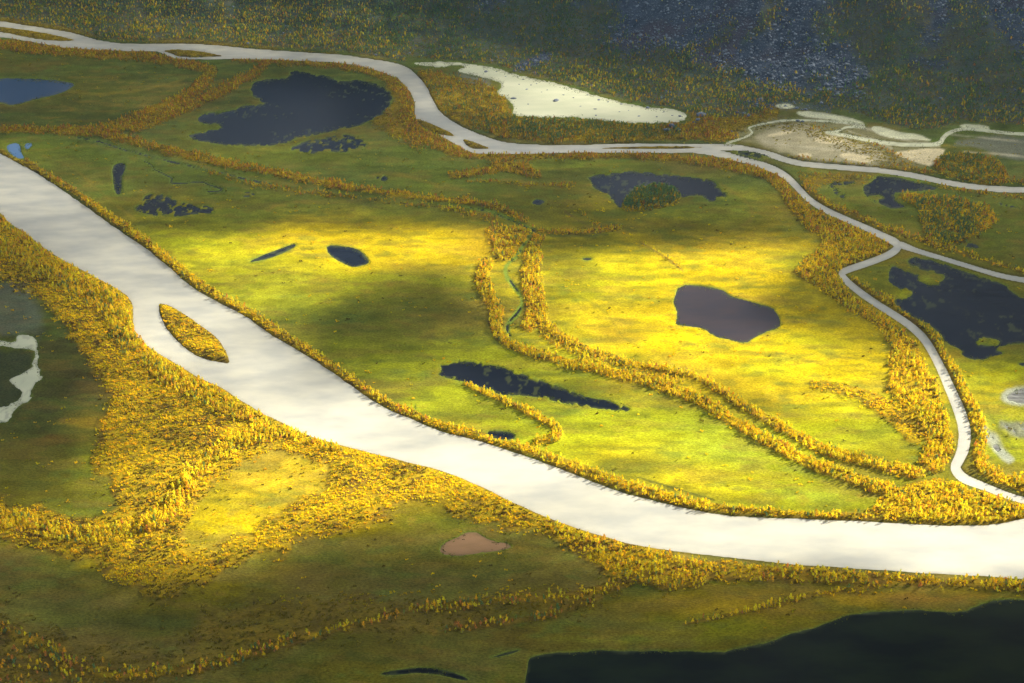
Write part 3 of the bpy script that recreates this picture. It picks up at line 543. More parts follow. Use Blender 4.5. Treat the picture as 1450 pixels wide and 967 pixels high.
def plain(name, c, rough=.9, nz=0, attr=None):
    m, nt, out = newmat(name)
    p = N(nt, 'ShaderNodeBsdfPrincipled'); p.inputs['Roughness'].default_value = rough; p.inputs['Base Color'].default_value = (*c, 1)
    if nz:
        tc = N(nt, 'ShaderNodeNewGeometry'); a = N(nt, 'ShaderNodeTexNoise'); a.inputs['Scale'].default_value = nz; a.inputs['Detail'].default_value = 5
        nt.links.new(tc.outputs['Position'], a.inputs['Vector'])
        r = N(nt, 'ShaderNodeMapRange'); r.inputs[1].default_value = .3; r.inputs[2].default_value = .7; r.inputs[3].default_value = .5; r.inputs[4].default_value = 1.6; nt.links.new(a.outputs[0], r.inputs[0])
        vm = N(nt, 'ShaderNodeVectorMath', operation='SCALE'); vm.inputs[0].default_value = c; nt.links.new(r.outputs[0], vm.inputs['Scale']); nt.links.new(vm.outputs[0], p.inputs['Base Color'])
    nt.links.new(p.outputs[0], out.inputs[0]); return m
BARK = plain('birch_bark', (.42,.38,.33), .9, 3.0)
ROCK = plain('grey_rock', (.22,.25,.29), .95, .12)

# ---------------------------------------------------------------- ground mesh, split into its named sheets
def mesh_from(verts, faces, name, mats, smoothf=True):
    me = bpy.data.meshes.new(name)
    verts = np.ascontiguousarray(verts, np.float32); faces = np.ascontiguousarray(faces, np.int32)
    k = faces.shape[1]
    me.vertices.add(len(verts)); me.vertices.foreach_set('co', verts.ravel())
    me.loops.add(faces.size); me.loops.foreach_set('vertex_index', faces.ravel())
    me.polygons.add(len(faces)); me.polygons.foreach_set('loop_start', np.arange(len(faces), dtype=np.int32) * k)
    me.polygons.foreach_set('use_smooth', np.full(len(faces), smoothf, dtype=bool))
    for m in mats: me.materials.append(m)
    me.update(calc_edges=True)
    return me
def link(name, me, parent=None, **props):
    o = bpy.data.objects.new(name, me); C.objects.link(o)
    if parent: o.parent = parent
    for a, b in props.items(): o[a] = b
    return o
nv, nu = UU.shape
VX = np.stack([GX, GY, zz], -1).astype(np.float32)
# outer skirt: the sheet goes on to the horizon
def skirt(VX, col):
    def ext(p, k):
        q = p.copy(); q[..., :2] *= k; return q
    top = VX[:1].copy(); top[..., 1] += 2500; top[..., 2] += 300; top[..., 0] *= 1.8
    top2 = top.copy(); top2[..., 1] += 12000; top2[..., 0] *= 4; top2[..., 2] -= 500
    bot = VX[-1:].copy(); bot[..., 1] = -9000; bot[..., 0] *= 1.0; bot[..., 2] = 0
    A = np.concatenate([top2, top, VX, bot], 0)
    l = A[:, :1].copy(); l[..., 0] -= 12000; r = A[:, -1:].copy(); r[..., 0] += 12000
    A = np.concatenate([l, A, r], 1)
    cc = np.concatenate([col[:1], col[:1], col, col[-1:]], 0); cc = np.concatenate([cc[:, :1], cc, cc[:, -1:]], 1)
    return A, cc
A, CC = skirt(VX, col)
nv2, nu2 = A.shape[:2]
idx = np.arange(nv2 * nu2).reshape(nv2, nu2)
quads = np.stack([idx[1:, :-1], idx[1:, 1:], idx[:-1, 1:], idx[:-1, :-1]], -1)
fid = np.zeros(quads.shape[:2], np.int8)
sfull = np.zeros((nv2, nu2)); sfull[2:-1, 1:-1] = SS + wob2 * 12; sfull[:2] = 999
sfull[:, 0] = sfull[:, 1]; sfull[:, -1] = sfull[:, -2]
fid[sfull[:-1, :-1] > 0] = 1
for k, (nm, pts, lab) in enumerate(ISLES):
    sl, f = poly_sdf(pts, 1, 4)
    m = f > -2.5
    sub = fid[sl[0].start + 2:sl[0].stop + 2, sl[1].start + 1:sl[1].stop + 1]
    sub[m[:sub.shape[0], :sub.shape[1]]] = 2 + k
sheets = [('ground', 'wet green and yellow meadow floor of the valley'), ('mountain_slope', 'foot of the dark mountain with birch wood and scree')] + [(a, c) for a, b, c in ISLES]
AV = A.reshape(-1, 3); CV = CC.reshape(-1, 3)
for k, (nm, lab) in enumerate(sheets):
    q = quads[fid == k]
    if not len(q): continue
    u, inv = np.unique(q, return_inverse=True)
    me = mesh_from(AV[u], inv.reshape(q.shape), nm, [GM])
    at = me.attributes.new('soil', 'FLOAT_COLOR', 'POINT')
    at.data.foreach_set('color', np.concatenate([CV[u], np.ones((len(u), 1))], 1).astype(np.float32).ravel())
    link(nm, me, kind='structure', label=lab)
# ---------------------------------------------------------------- water sheets
for n_, w in enumerate(WATER):
    sl, raw = w['sl'], w['raw']
    big = raw.size > 60000
    keep = (raw > -(3.5 + 2.2 * w['rag'])) & (raw >= wraw[sl] - .6)
    j = np.arange(sl[0].start, sl[0].stop); i = np.arange(sl[1].start, sl[1].stop)
    st = 2 if big else 1
    j = j[::st]; i = i[::st]; kp = keep[::st, ::st]
    X = GX[np.ix_(j, i)]; Y = GY[np.ix_(j, i)]
    ids = np.arange(X.size).reshape(X.shape)
    shal = (smooth(3.2, 0, wsd[np.ix_(j, i)] + (n5[np.ix_(j, i)] - .5) * 4) * (.35 + .65 * smooth(.4, .6, n3[np.ix_(j, i)]))).ravel()
    if w['mot'] > .2: shal = np.maximum(shal, (smooth(.62, .70, fbm(X / 5, Y / 9, 3, 160)) * smooth(.46, .6, fbm(X / 60, Y / 60, 2, 165)) * .65).ravel())
    q = np.stack([ids[1:, :-1], ids[1:, 1:], ids[:-1, 1:], ids[:-1, :-1]], -1)
    km = kp[1:, :-1] | kp[1:, 1:] | kp[:-1, 1:] | kp[:-1, :-1]
    q = q[km]
    if not len(q): continue
    u, inv = np.unique(q, return_inverse=True)
    z = w['z'] + (n_ % 7) * 0.006
    vv = np.stack([X.ravel()[u], Y.ravel()[u], np.full(len(u), z)], -1)
    me = mesh_from(vv, inv.reshape(q.shape), w['name'], [WM[w['mat']]])
    at = me.attributes.new('shallow', 'FLOAT', 'POINT'); at.data.foreach_set('value', shal[u].astype(np.float32))
    link(w['name'], me, kind='structure', label=w['label'])

# ---------------------------------------------------------------- plants: meshes
def leaf_quads(rs, n, hw, h0, h1, size, lobes):
    """small leafy faces through the volume of an uneven crown"""
    vs, fs, lv = [], [], []
    cs = []
    for k in range(lobes):
        t = (k + rs.random()) / lobes
        r = hw * (1 - 0.75 * t) * rs.uniform(.35, .8); an = rs.uniform(0, 6.28)
        cs.append((math.cos(an) * r, math.sin(an) * r, h0 + (h1 - h0) * (0.12 + .8 * t), hw * (.62 - .3 * t) * rs.uniform(.8, 1.25), rs.random()))
    for k in range(n):
        c = cs[rs.integers(len(cs))]
        d = rs.normal(size=3); d /= np.linalg.norm(d); rr = rs.random() ** .4
        p = np.array([c[0] + d[0] * c[3] * rr, c[1] + d[1] * c[3] * rr, c[2] + d[2] * c[3] * rr * 1.25])
        a = rs.normal(size=3); a /= np.linalg.norm(a); b = np.cross(a, rs.normal(size=3)); b /= np.linalg.norm(b)
        s = size * rs.uniform(.6, 1.3)
        b0 = len(vs); vs += [p - a * s, p + b * s * .8, p + a * s, p - b * s * .8]
        fs.append([b0, b0 + 1, b0 + 2, b0 + 3]); v = .5 * c[4] + .5 * rs.random(); lv += [v] * 4
    return vs, fs, lv
def tube(p0, p1, r0, r1, n=5):
    p0, p1 = np.array(p0, float), np.array(p1, float); d = p1 - p0; d /= np.linalg.norm(d)
    a = np.cross(d, (0.3, 1, 0.1)); a /= np.linalg.norm(a); b = np.cross(d, a)
    vs = [p + r * (math.cos(k * 6.2832 / n) * a + math.sin(k * 6.2832 / n) * b) for p, r in ((p0, r0), (p1, r1)) for k in range(n)]
    return vs, [[k, (k + 1) % n, n + (k + 1) % n, n + k] for k in range(n)]
def trunk_geo(rs, h):
    vs, fs = [], []
    def addt(*a):
        v, f = tube(*a); b = len(vs); vs.extend(v); fs.extend([[q + b for q in x] for x in f])
    lean = rs.uniform(-.04, .04, 2) * h
    m = (lean[0] * .5, lean[1] * .5, h * .45); t = (lean[0], lean[1], h * .92)
    addt((0, 0, -.4), m, .026 * h, .017 * h); addt(m, t, .017 * h, .004 * h)
    for k in range(4):
        an = rs.uniform(0, 6.28); z = h * rs.uniform(.3, .65); q = (math.cos(an) * h * .16, math.sin(an) * h * .16, z + h * .16)
        addt((lean[0] * .5, lean[1] * .5, z), q, .010 * h, .003 * h, 4)
    return vs, fs
def build(name, geos, mats):
    V_, F_, M_, L_ = [], [], [], []
    for gi, (v, f, l) in enumerate(geos):
        b = len(V_); V_ += list(v); F_ += [[q + b for q in x] for x in f]; M_ += [gi] * len(f); L_ += list(l)
    me = mesh_from(np.array(V_), np.array(F_), name, mats, False)
    me.polygons.foreach_set('material_index', np.array(M_, np.int32))
    at = me.attributes.new('leafvar', 'FLOAT', 'POINT'); at.data.foreach_set('value', np.array(L_, np.float32))
    return me
FOL_I = foliage_mat('instanced_birch_leaves', attr='tcol')
lib = {}
def libcol(name, meshes):
    c = bpy.data.collections.new(name)
    for k, me in enumerate(meshes):
        o = bpy.data.objects.new('%s_%02d' % (name, k), me); c.objects.link(o)
    lib[name] = c
bm_ = []
for k in range(5):
    rs = np.random.default_rng(100 + k)
    tv, tf = trunk_geo(rs, 1.0)
    lq = leaf_quads(rs, 84, .24, .16, .96, .075, 6 + k % 3)
    bm_.append(build('distant_birch', [lq, (tv, tf, [.5] * len(tv))], [FOL_I, BARK]))
libcol('distant_birches', bm_)
sm_ = []
for k in range(4):
    rs = np.random.default_rng(200 + k); vs, fs, lv = [], [], []
    for q in range(4):
        ox, oy = rs.uniform(-1.6, 1.6), rs.uniform(-1.0, 1.0); s = rs.uniform(.6, 1.1)
        v, f, l = leaf_quads(rs, 15, .85 * s, .05, 1.15 * s, .34, 3)
        b = len(vs); vs += [np.array((p[0] + ox, p[1] + oy, max(p[2], .02))) for p in v]; fs += [[z_ + b for z_ in x] for x in f]; lv += l
    sm_.append(build('willow_clump', [(vs, fs, lv)], [FOL_I]))
libcol('willow_clumps', sm_)
def rock_mesh(seed):
    rs = np.random.default_rng(seed)
    t = (1 + 5 ** .5) / 2
    v = np.array([(-1,t,0),(1,t,0),(-1,-t,0),(1,-t,0),(0,-1,t),(0,1,t),(0,-1,-t),(0,1,-t),(t,0,-1),(t,0,1),(-t,0,-1),(-t,0,1)], float)
    v /= np.linalg.norm(v[0]); v *= rs.uniform(.72, 1.15, (12, 1)); v *= np.array([rs.uniform(.8, 1.3), rs.uniform(.7, 1.0), rs.uniform(.55, .8)])
    f = [(0,11,5),(0,5,1),(0,1,7),(0,7,10),(0,10,11),(1,5,9),(5,11,4),(11,10,2),(10,7,6),(7,1,8),(3,9,4),(3,4,2),(3,2,6),(3,6,8),(3,8,9),(4,9,5),(2,4,11),(6,2,10),(8,6,7),(9,8,1)]
    return mesh_from(v, np.array(f), 'boulder', [ROCK], False)
rocks = [rock_mesh(300 + k) for k in range(5)]
libcol('scree_blocks', rocks)

# ---------------------------------------------------------------- scattering on the ground
def candidates(step):
    xs = np.arange(-1700, 1700, step); ys = np.arange(560, 3100, step)
    X, Y = np.meshgrid(xs, ys); X = X.ravel() + rng.uniform(-.5, .5, X.size) * step; Y = Y.ravel() + rng.uniform(-.5, .5, Y.size) * step
    Zb = H(X, Y); px, py, w = project(X, Y, Zb)
    m = (px > -200) & (px < 1650) & (py > -140) & (py < 1120)
    X, Y, px, py = X[m], Y[m], px[m], py[m]
    j, i = cell(px, py)
    return X, Y, px, py, j, i
def ground_z(X, Y, px, py, j, i):
    i1 = np.minimum(i + 1, nu - 1); j1 = np.minimum(j + 1, nv - 1)
    fx = np.clip((px - U[i]) / np.maximum(U[i1] - U[i], .01), 0, 1); fy = np.clip((py - V[j]) / np.maximum(V[j1] - V[j], .01), 0, 1)
    return (zz[j, i] * (1 - fx) + zz[j, i1] * fx) * (1 - fy) + (zz[j1, i] * (1 - fx) + zz[j1, i1] * fx) * fy
GOLD = np.array([(.97,.76,.03), (.96,.86,.04), (.94,.60,.04), (.78,.76,.05), (.33,.42,.09), (.20,.34,.12), (.75,.36,.08)])
def pick_cols(n, green, rs):
    r = rs.random(n); k = np.select([r < .42, r < .74, r < .85, r < .93, r < .975, r < .985], [0, 1, 2, 3, 4, 5], 6)
    k = np.where(rs.random(n) < green, np.where(rs.random(n) < .6, 5, 4), k)
    return k
def stuff(name, X, Y, Zv, scl, rot, colr, libname, label):
    me = bpy.data.meshes.new(name); n = len(X)
    me.vertices.add(n); me.vertices.foreach_set('co', np.stack([X, Y, Zv], -1).astype(np.float32).ravel())
    a = me.attributes.new('scl', 'FLOAT_VECTOR', 'POINT'); a.data.foreach_set('vector', scl.astype(np.float32).ravel())
    a = me.attributes.new('rot', 'FLOAT_VECTOR', 'POINT'); a.data.foreach_set('vector', rot.astype(np.float32).ravel())
    a = me.attributes.new('tcol', 'FLOAT_COLOR', 'POINT'); a.data.foreach_set('color', np.concatenate([colr, np.ones((n, 1))], 1).astype(np.float32).ravel())
    o = link(name, me, kind='stuff', label=label)
    ng = bpy.data.node_groups.new(name, 'GeometryNodeTree')
    ng.interface.new_socket('Geometry', in_out='INPUT', socket_type='NodeSocketGeometry'); ng.interface.new_socket('Geometry', in_out='OUTPUT', socket_type='NodeSocketGeometry')
    gi = ng.nodes.new('NodeGroupInput'); go = ng.nodes.new('NodeGroupOutput')
    ip = ng.nodes.new('GeometryNodeInstanceOnPoints'); ci = ng.nodes.new('GeometryNodeCollectionInfo')
    ci.inputs['Collection'].default_value = lib[libname]; ci.inputs['Separate Children'].default_value = True; ci.inputs['Reset Children'].default_value = True
    ip.inputs['Pick Instance'].default_value = True
    rv = ng.nodes.new('FunctionNodeRandomValue'); rv.data_type = 'INT'; rv.inputs[4].default_value = 0; rv.inputs[5].default_value = len(lib[libname].objects) - 1
    na = ng.nodes.new('GeometryNodeInputNamedAttribute'); na.data_type = 'FLOAT_VECTOR'; na.inputs[0].default_value = 'scl'
    nr = ng.nodes.new('GeometryNodeInputNamedAttribute'); nr.data_type = 'FLOAT_VECTOR'; nr.inputs[0].default_value = 'rot'
    L = ng.links.new
    L(gi.outputs[0], ip.inputs['Points']); L(ci.outputs[0], ip.inputs['Instance']); L(rv.outputs[2], ip.inputs['Instance Index'])
    L(na.outputs[0], ip.inputs['Scale']); L(nr.outputs[0], ip.inputs['Rotation']); L(ip.outputs[0], go.inputs[0])
    md = o.modifiers.new('scatter', 'NODES'); md.node_group = ng
    return o
# birches
X, Y, px, py, j, i = candidates(2.35)
dens = trees[j, i] * (0.12 + 1.0 * smooth(.2, .75, vnoise(X / 9, Y / 9, 80)) + .35 * vnoise(X / 40, Y / 40, 84))
isfor = forest[j, i] > .3
dens = np.where(isfor, dens * .62, dens * (1 - .35 * smooth(360, 230, py)))
keep = (rng.random(len(X)) < np.clip(dens, 0, 1)) & (dm[j, i] < -1.4)
X, Y, px, py, j, i = (a[keep] for a in (X, Y, px, py, j, i))
zt = ground_z(X, Y, px, py, j, i) - .05
n = len(X)
hgt = (2.1 + 3.2 * rng.random(n) ** 1.5 + 1.1 * vnoise(X / 25, Y / 25, 81)) * (1 + .85 * tall[j, i] * rng.uniform(.5, 1, n))
hgt *= np.where(np.abs(px - 922) + 2.5 * np.abs(py - 281) < 75, 1.25, 1.0)
wid = (hgt * .72 + 1.1) * rng.uniform(.75, 1.3, n)
kc = pick_cols(n, np.where(isfor[keep] if False else forest[j, i] > .3, np.clip(.60 + greens[j, i] * .42, 0, .92), np.clip(.025 + greens[j, i], 0, .92)), rng)
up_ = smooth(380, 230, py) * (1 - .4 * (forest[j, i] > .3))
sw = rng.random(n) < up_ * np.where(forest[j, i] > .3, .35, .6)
lw = (rng.random(n) < .45) & (py > 840 + (px - 400) * .03) & (px < 900); kc = np.where(lw, rng.choice([4, 5, 6, 2], n), kc)  # near left crowns swapped to duller tints, painting the cloud shade there
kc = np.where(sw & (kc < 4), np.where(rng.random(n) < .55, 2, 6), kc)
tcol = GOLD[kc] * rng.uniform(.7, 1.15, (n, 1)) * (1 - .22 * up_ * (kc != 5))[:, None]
inframe = (px > 4) & (px < 1446) & (py > 10) & (py < 962)
mp_ = np.hypot(np.hypot(X, Y), CAM_Z)
score = np.where(inframe, hgt / mp_, 0)
order = np.argsort(-score)
IND = order[:300]; rest = order[300:]
print('birches', n)
scl = np.stack([wid, wid, hgt], -1)
rot = np.stack([rng.uniform(-.06, .06, n), rng.uniform(-.06, .06, n), rng.uniform(0, 6.28, n)], -1)
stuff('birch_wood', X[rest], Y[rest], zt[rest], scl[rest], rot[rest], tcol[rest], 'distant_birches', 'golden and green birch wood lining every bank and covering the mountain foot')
# individual birches, each with its own trunk and crown
tintm = [foliage_mat('birch_leaves_' + nm, tuple(GOLD[k])) for k, nm in enumerate(['gold', 'yellow', 'orange', 'lemon', 'lime', 'green', 'rust'])]
protos = []
for k in range(6):
    rs = np.random.default_rng(400 + k)
    tv, tf = trunk_geo(rs, 1.0); tm = build('trunk', [(tv, tf, [.5] * len(tv))], [BARK])
    cm = build('crown', [leaf_quads(rs, 150, .24, .16, .97, .058, 8)], [tintm[0]])
    protos.append((tm, cm))
CN = ['golden', 'yellow', 'orange', 'lemon yellow', 'lime green', 'dark green', 'rust coloured']
def stand(x, y):
    if 200 < x < 300 and 640 < y < 770: return 'in the tall curving stand', 'birches of the tall curving stand'
    if x <= 210 and 700 < y < 800: return 'in the lower left tree line', 'birches of the lower left tree line'
    if 260 <= x < 420 and y < 680 and y > 590: return 'where curving stand meets river bank', 'birches at the head of the curving stand'
    if 870 < x < 975 and 245 < y < 305: return 'on the wooded islet', 'birches of the wooded islet'
    if y > 840 and x < 320: return 'in the dim lower left corner', 'birches of the lower left corner'
    if y > 830 and x < 960: return 'in the thin belt below the tan pool', 'birches of the lowest belt'
    if y > 815: return 'above the near black lake', 'birches above the near black lake'
    if x > 700 and y > 735: return 'on the near bank, right half', 'birches on the right near bank'
    if x < 130 and y < 480: return 'on the near bank, far left', 'birches on the far left bank'
    if x < 260 and y < 600: return 'on the bank beside the long island', 'birches on the bank by the island'
    if x < 700 and y > 560: return 'on the near bank, middle', 'birches on the middle near bank'
    if x > 1200 and y > 640: return 'where the branch meets the river', 'birches of the river junction'
    return 'in the belts crossing the bright meadows', 'birches in the meadow belts'
def sizew(h, w):
    return ('tall ' if h > 9 else 'small ' if h < 5.6 else '') + ('slender ' if w / h < .95 else 'broad ' if w / h > 1.2 else '')
for t in IND:
    t = int(t)
    wh, grp = stand(px[t], py[t])
    e = bpy.data.objects.new('birch_tree', None); C.objects.link(e)
    e.location = (X[t], Y[t], zt[t]); e.rotation_euler = rot[t]; e.scale = scl[t]; e.empty_display_size = .5
    e['label'] = '%s%s birch %s' % (sizew(hgt[t], wid[t]), CN[kc[t]], wh); e['category'] = 'tree'; e['group'] = grp
    tm, cm = protos[t % 6]
    link('trunk', tm, e)
    c = link('crown', cm, e); c.material_slots[0].link = 'OBJECT'; c.material_slots[0].material = tintm[kc[t]]
# willow scrub
X, Y, px, py, j, i = candidates(2.7)
dens = shrubs[j, i] * (0.5 + 1.3 * vnoise(X / 9, Y / 6, 85))
dens = np.where(forest[j, i] > .3, dens * .5, dens)
keep = (rng.random(len(X)) < np.clip(dens, 0, 1)) & (dm[j, i] < -1.5)
X, Y, px, py, j, i = (a[keep] for a in (X, Y, px, py, j, i))
zt2 = ground_z(X, Y, px, py, j, i) - .05; n = len(X)
s = rng.uniform(.55, 1.1, n)
WC = np.array([(1.0,.82,.02), (1.0,.74,.02), (.90,.60,.02), (.78,.68,.02), (.40,.38,.03), (.16,.11,.02)])
r = rng.random(n) + (vnoise(X / 30, Y / 20, 90) - .5) * .7
k = np.clip((r * 6).astype(int), 0, 5)
wc = WC[k] * rng.uniform(.8, 1.15, (n, 1))
wc = np.where((forest[j, i] > .3)[:, None], wc * .55, wc)
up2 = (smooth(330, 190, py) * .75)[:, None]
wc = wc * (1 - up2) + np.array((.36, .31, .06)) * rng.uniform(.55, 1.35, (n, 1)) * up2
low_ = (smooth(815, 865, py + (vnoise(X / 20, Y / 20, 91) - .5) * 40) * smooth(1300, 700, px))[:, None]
wc = wc * (1 - low_) + np.array((.30, .25, .035)) * rng.uniform(.6, 1.3, (n, 1)) * low_  # scrub dulled at the bottom left, cloud shade put into its colour
print('willows', n)
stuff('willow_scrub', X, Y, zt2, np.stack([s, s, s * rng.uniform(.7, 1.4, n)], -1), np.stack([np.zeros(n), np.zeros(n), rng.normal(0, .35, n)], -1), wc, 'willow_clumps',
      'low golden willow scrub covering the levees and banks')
# sedge tussocks in the marshy margins of the pools
X, Y, px, py, j, i = candidates(2.1)
mg = (wz[j, i] > -.56) & (wsd[j, i] > -2.5) & (wsd[j, i] < 6)
dens = mg * smooth(.40, .62, fbm(X / 12, Y / 18, 3, 120)) * smooth(6, 0, wsd[j, i]) * .75
keep = rng.random(len(X)) < dens
X, Y, px, py, j, i = (a[keep] for a in (X, Y, px, py, j, i)); n = len(X)
s = rng.uniform(.25, .6, n)
SC = np.array([(.16,.22,.03), (.24,.24,.03), (.10,.10,.025), (.07,.09,.03)]); wc = SC[rng.integers(0, 4, n)] * rng.uniform(.8, 1.2, (n, 1))
print('sedge', n)
stuff('sedge', X, Y, np.maximum(ground_z(X, Y, px, py, j, i), wz[j, i]) - .05, np.stack([s, s, s * .8], -1), np.stack([np.zeros(n), np.zeros(n), rng.uniform(0, 6.28, n)], -1), wc, 'willow_clumps',
      'sedge tussocks fringing the dark pools')
# ---------------------------------------------------------------- scree and boulders
X, Y, px, py, j, i = candidates(3.6)
dens = scree[j, i] * .95 + (forest[j, i] > .3) * smooth(130, 330, SS[j, i]) * .25 + (forest[j, i] > .3) * .012
keep = (rng.random(len(X)) < dens) & (dm[j, i] < -1)
X, Y, px, py, j, i = (a[keep] for a in (X, Y, px, py, j, i))
n = len(X); s = .7 + 2.6 * rng.random(n) ** 4
s *= np.where(SS[j, i] < 110, 1.15, .9)
zr = ground_z(X, Y, px, py, j, i) + s * .1
rot = rng.uniform(0, 6.28, (n, 3)) * np.array([.08, .08, 1])
inf = (px > 4) & (px < 1446) & (py > 6)
order = np.argsort(-np.where(inf, s, 0)); IN2, rest = order[:220], order[220:]
print('rocks', n)
sv = np.stack([s, s, s * .9], -1)
stuff('scree', X[rest], Y[rest], zr[rest], sv[rest], rot[rest], np.tile((.15, .15, .17), (len(rest), 1)), 'scree_blocks', 'grey scree of the dark mountain slope')
def boulder(x, y, z, s, rz, lab, grp, k):
    o = link('boulder', rocks[k % 5]); o.location = (x, y, z); o.scale = s; o.rotation_euler = (0, 0, rz)
    o['label'] = lab; o['category'] = 'boulder'; o['group'] = grp
def rockstand(x, y):
    if 700 < x < 800 and y > 60: return 'in the rocky patch above the pale lake', 'boulders above the pale lake'
    if 860 < x < 1225 and y > 60: p = 'left end' if x < 960 else 'middle' if x < 1090 else 'right end'; return 'at the %s foot of the scree fan' % p, 'boulders at the %s foot of the scree fan' % p
    if 860 < x < 1190: return 'high on the wide scree fan', 'boulders high on the scree fan'
    if x > 1225: return 'among birches on the right part of the mountain slope', 'boulders on the right slope'
    if x > 480: return 'among birches above the pale lake', 'boulders in the middle slope'
    return 'among birches above the upper river', 'boulders on the left slope'
for t in IN2:
    t = int(t); wh, grp = rockstand(px[t], py[t])
    boulder(X[t], Y[t], zr[t], sv[t], rot[t][2], ('large ' if s[t] > 3.0 else '') + 'grey boulder ' + wh, grp, t)
LAKE_ROCKS = [(727,139,4.5,'dark boulder nearest the wooded shore at left in the pale lake'),(787,142,5.5,'flat dark boulder standing in the middle of the pale lake'),(798,134,2,''),(746,126,2.5,''),(735,119,1.8,''),(752,120,1.6,''),(688,101,4,'dark boulder in the narrow left arm of the pale lake'),
  (703,101,1.6,''),(848,141,3,''),(861,144,2.2,''),(880,147,2.2,''),(917,152,4,'dark boulder at the far right shore of the pale lake'),(843,154,2.8,''),(844,163,2.2,''),(877,158,2,''),(905,164,2.2,''),(930,165,1.8,''),(952,163,1.8,''),(963,164,3.5,'split dark boulder at the right tip of the pale lake'),
  (767,130,1.4,''),(775,127,1.4,''),(812,138,1.6,''),(822,150,1.6,''),(748,147,1.8,''),(890,156,1.4,''),(760,118,1.4,''),(741,112,1.8,''),(716,108,1.6,''),(832,134,1.8,''),(895,150,1.8,''),(940,158,1.6,'')]
for k, (a, b, s_, lab) in enumerate(LAKE_ROCKS):
    x, y = flat(a, b); boulder(x, y, -.3, (s_, s_ * .9, s_ * .5), k * 1.3, lab or '%s dark rock in the %s of the pale lake' % ('tiny' if s_ < 1.7 else 'small' if s_ < 2.1 else 'low', 'left arm' if a < 755 else 'middle' if a < 850 else 'right part'), 'rocks standing in the pale lake', k)
SHORE = [(993,166,7,'huge grey boulder right of the pale lake tip'),(988,172,4,'grey boulder leaning against the huge boulder'),(999,171,3.5,'grey boulder at the right foot of the huge boulder'),(984,176,3,'lowest grey boulder beside the huge boulder'),(1045,160,4.2,'grey boulder on the brown flat below the birch slope'),
  (1060,165,4.5,'twin peaked boulder by the thin pale braid'),(953,183,6,'dark blue block in the wooded strip below the pale lake'),(945,187,5,'dark block left in the wooded strip below the pale lake'),(960,188,5,'dark block right in the wooded strip below the pale lake'),
  (1037,189,3.5,'grey block near the mouth of the thin braid'),(1130,173,3,'left dark rock on the braided sand flat'),(1137,174,3,'right dark rock on the braided sand flat'),(1118,180,1.8,'small rock on the pale sand flat'),(1065,122,4,'pale boulder among birches at the scree foot'),
  (1164,148,4,'boulder above the pale sand flats'),(1215,125,3.5,'pale boulder under the right end of the scree'),(1438,130,3,'pale boulder at the right edge of the wood'),(952,127,4,'pale boulder in the wood above the lake tip')]
for k, (a, b, s_, lab) in enumerate(SHORE):
    jj, ii = cell(np.array([a + 0.]), np.array([b + 0.])); jj, ii = jj[0], ii[0]
    boulder(GX[jj, ii], GY[jj, ii], zz[jj, ii] + s_ * .25, (s_, s_ * .85, s_ * .85), k * .9, lab, 'large boulders around the pale lake and flats', k)

ORD = ['leftmost', 'second', 'third', 'fourth', 'fifth', 'sixth', 'seventh', 'eighth', 'ninth', 'tenth', 'eleventh', 'twelfth', 'thirteenth', 'fourteenth']
same = {}
for o in C.objects:
    if 'category' in o: same.setdefault(o['label'], []).append(o)
for lab, os_ in list(same.items()):
    if len(os_) > 14:                      # too many alike: tell the nearer from the farther ones
        os_.sort(key=lambda o: -project(o.location.x, o.location.y, o.location.z)[1]); h_ = len(os_) // 3
        del same[lab]
        for nm, part in ((', front', os_[:h_]), (', middle', os_[h_:2 * h_]), (', back', os_[2 * h_:])):
            for o in part: o['label'] = lab + nm
            same[lab + nm] = part
for lab, os_ in same.items():
    if 1 < len(os_) <= 14 and len(lab.split()) <= 13:
        os_.sort(key=lambda o: project(o.location.x, o.location.y, o.location.z)[0])
        for k, o in enumerate(os_): o['label'] = lab.replace('large grey angular', 'large grey') + (', leftmost one' if k == 0 else ', %s from left' % ORD[k] if k < len(os_) - 1 else ', rightmost one')
# ---------------------------------------------------------------- clouds: the broken deck whose gaps let the sun through
CZ, SIG = 1750.0, 0.030
off = CZ / math.tan(SUN_EL); OX, OY = off * math.sin(SUN_AZ), off * math.cos(SUN_AZ)
LIT = [  # sunlit openings: x, y, rx, ry (on the ground, photo pixels), strength
  (430,362,215,36,1.05),(620,350,120,30,.9),(300,345,80,26,.6),(720,380,60,60,.9),(360,420,130,36,.6),(230,440,110,60,.55),(120,330,120,60,.3),
  (960,385,200,38,1.1),(1060,400,110,55,.8),(900,470,150,70,1.0),(1050,500,200,60,1.1),(1180,545,140,70,1.1),(1320,560,110,90,1.0),(1420,600,90,90,.9),
  (700,560,170,50,.75),(860,600,220,60,.9),(560,580,170,50,.8),(1050,660,260,60,1.1),(1350,690,200,60,1.0),(700,660,300,50,1.0),(1000,750,420,40,.9),(1400,770,160,40,1.0),
  (420,620,180,70,1.0),(335,700,185,80,1.25),(480,690,190,60,1.15),(250,790,130,40,1.05),(110,650,110,30,.5),(60,750,130,36,.6),(250,560,110,50,.6),(640,700,120,30,.6),(750,440,70,60,.8),
  (700,230,700,70,.20),(300,110,500,70,.09),(1200,240,350,70,.20),(800,140,240,40,.34),(700,20,900,70,.26),(1150,60,300,60,.18),(1200,200,200,36,.3),(275,470,60,45,.85),(390,520,100,55,.7),(470,570,100,40,.7),(60,260,130,70,.36),(200,400,110,60,.45),(1240,300,200,60,.2)]
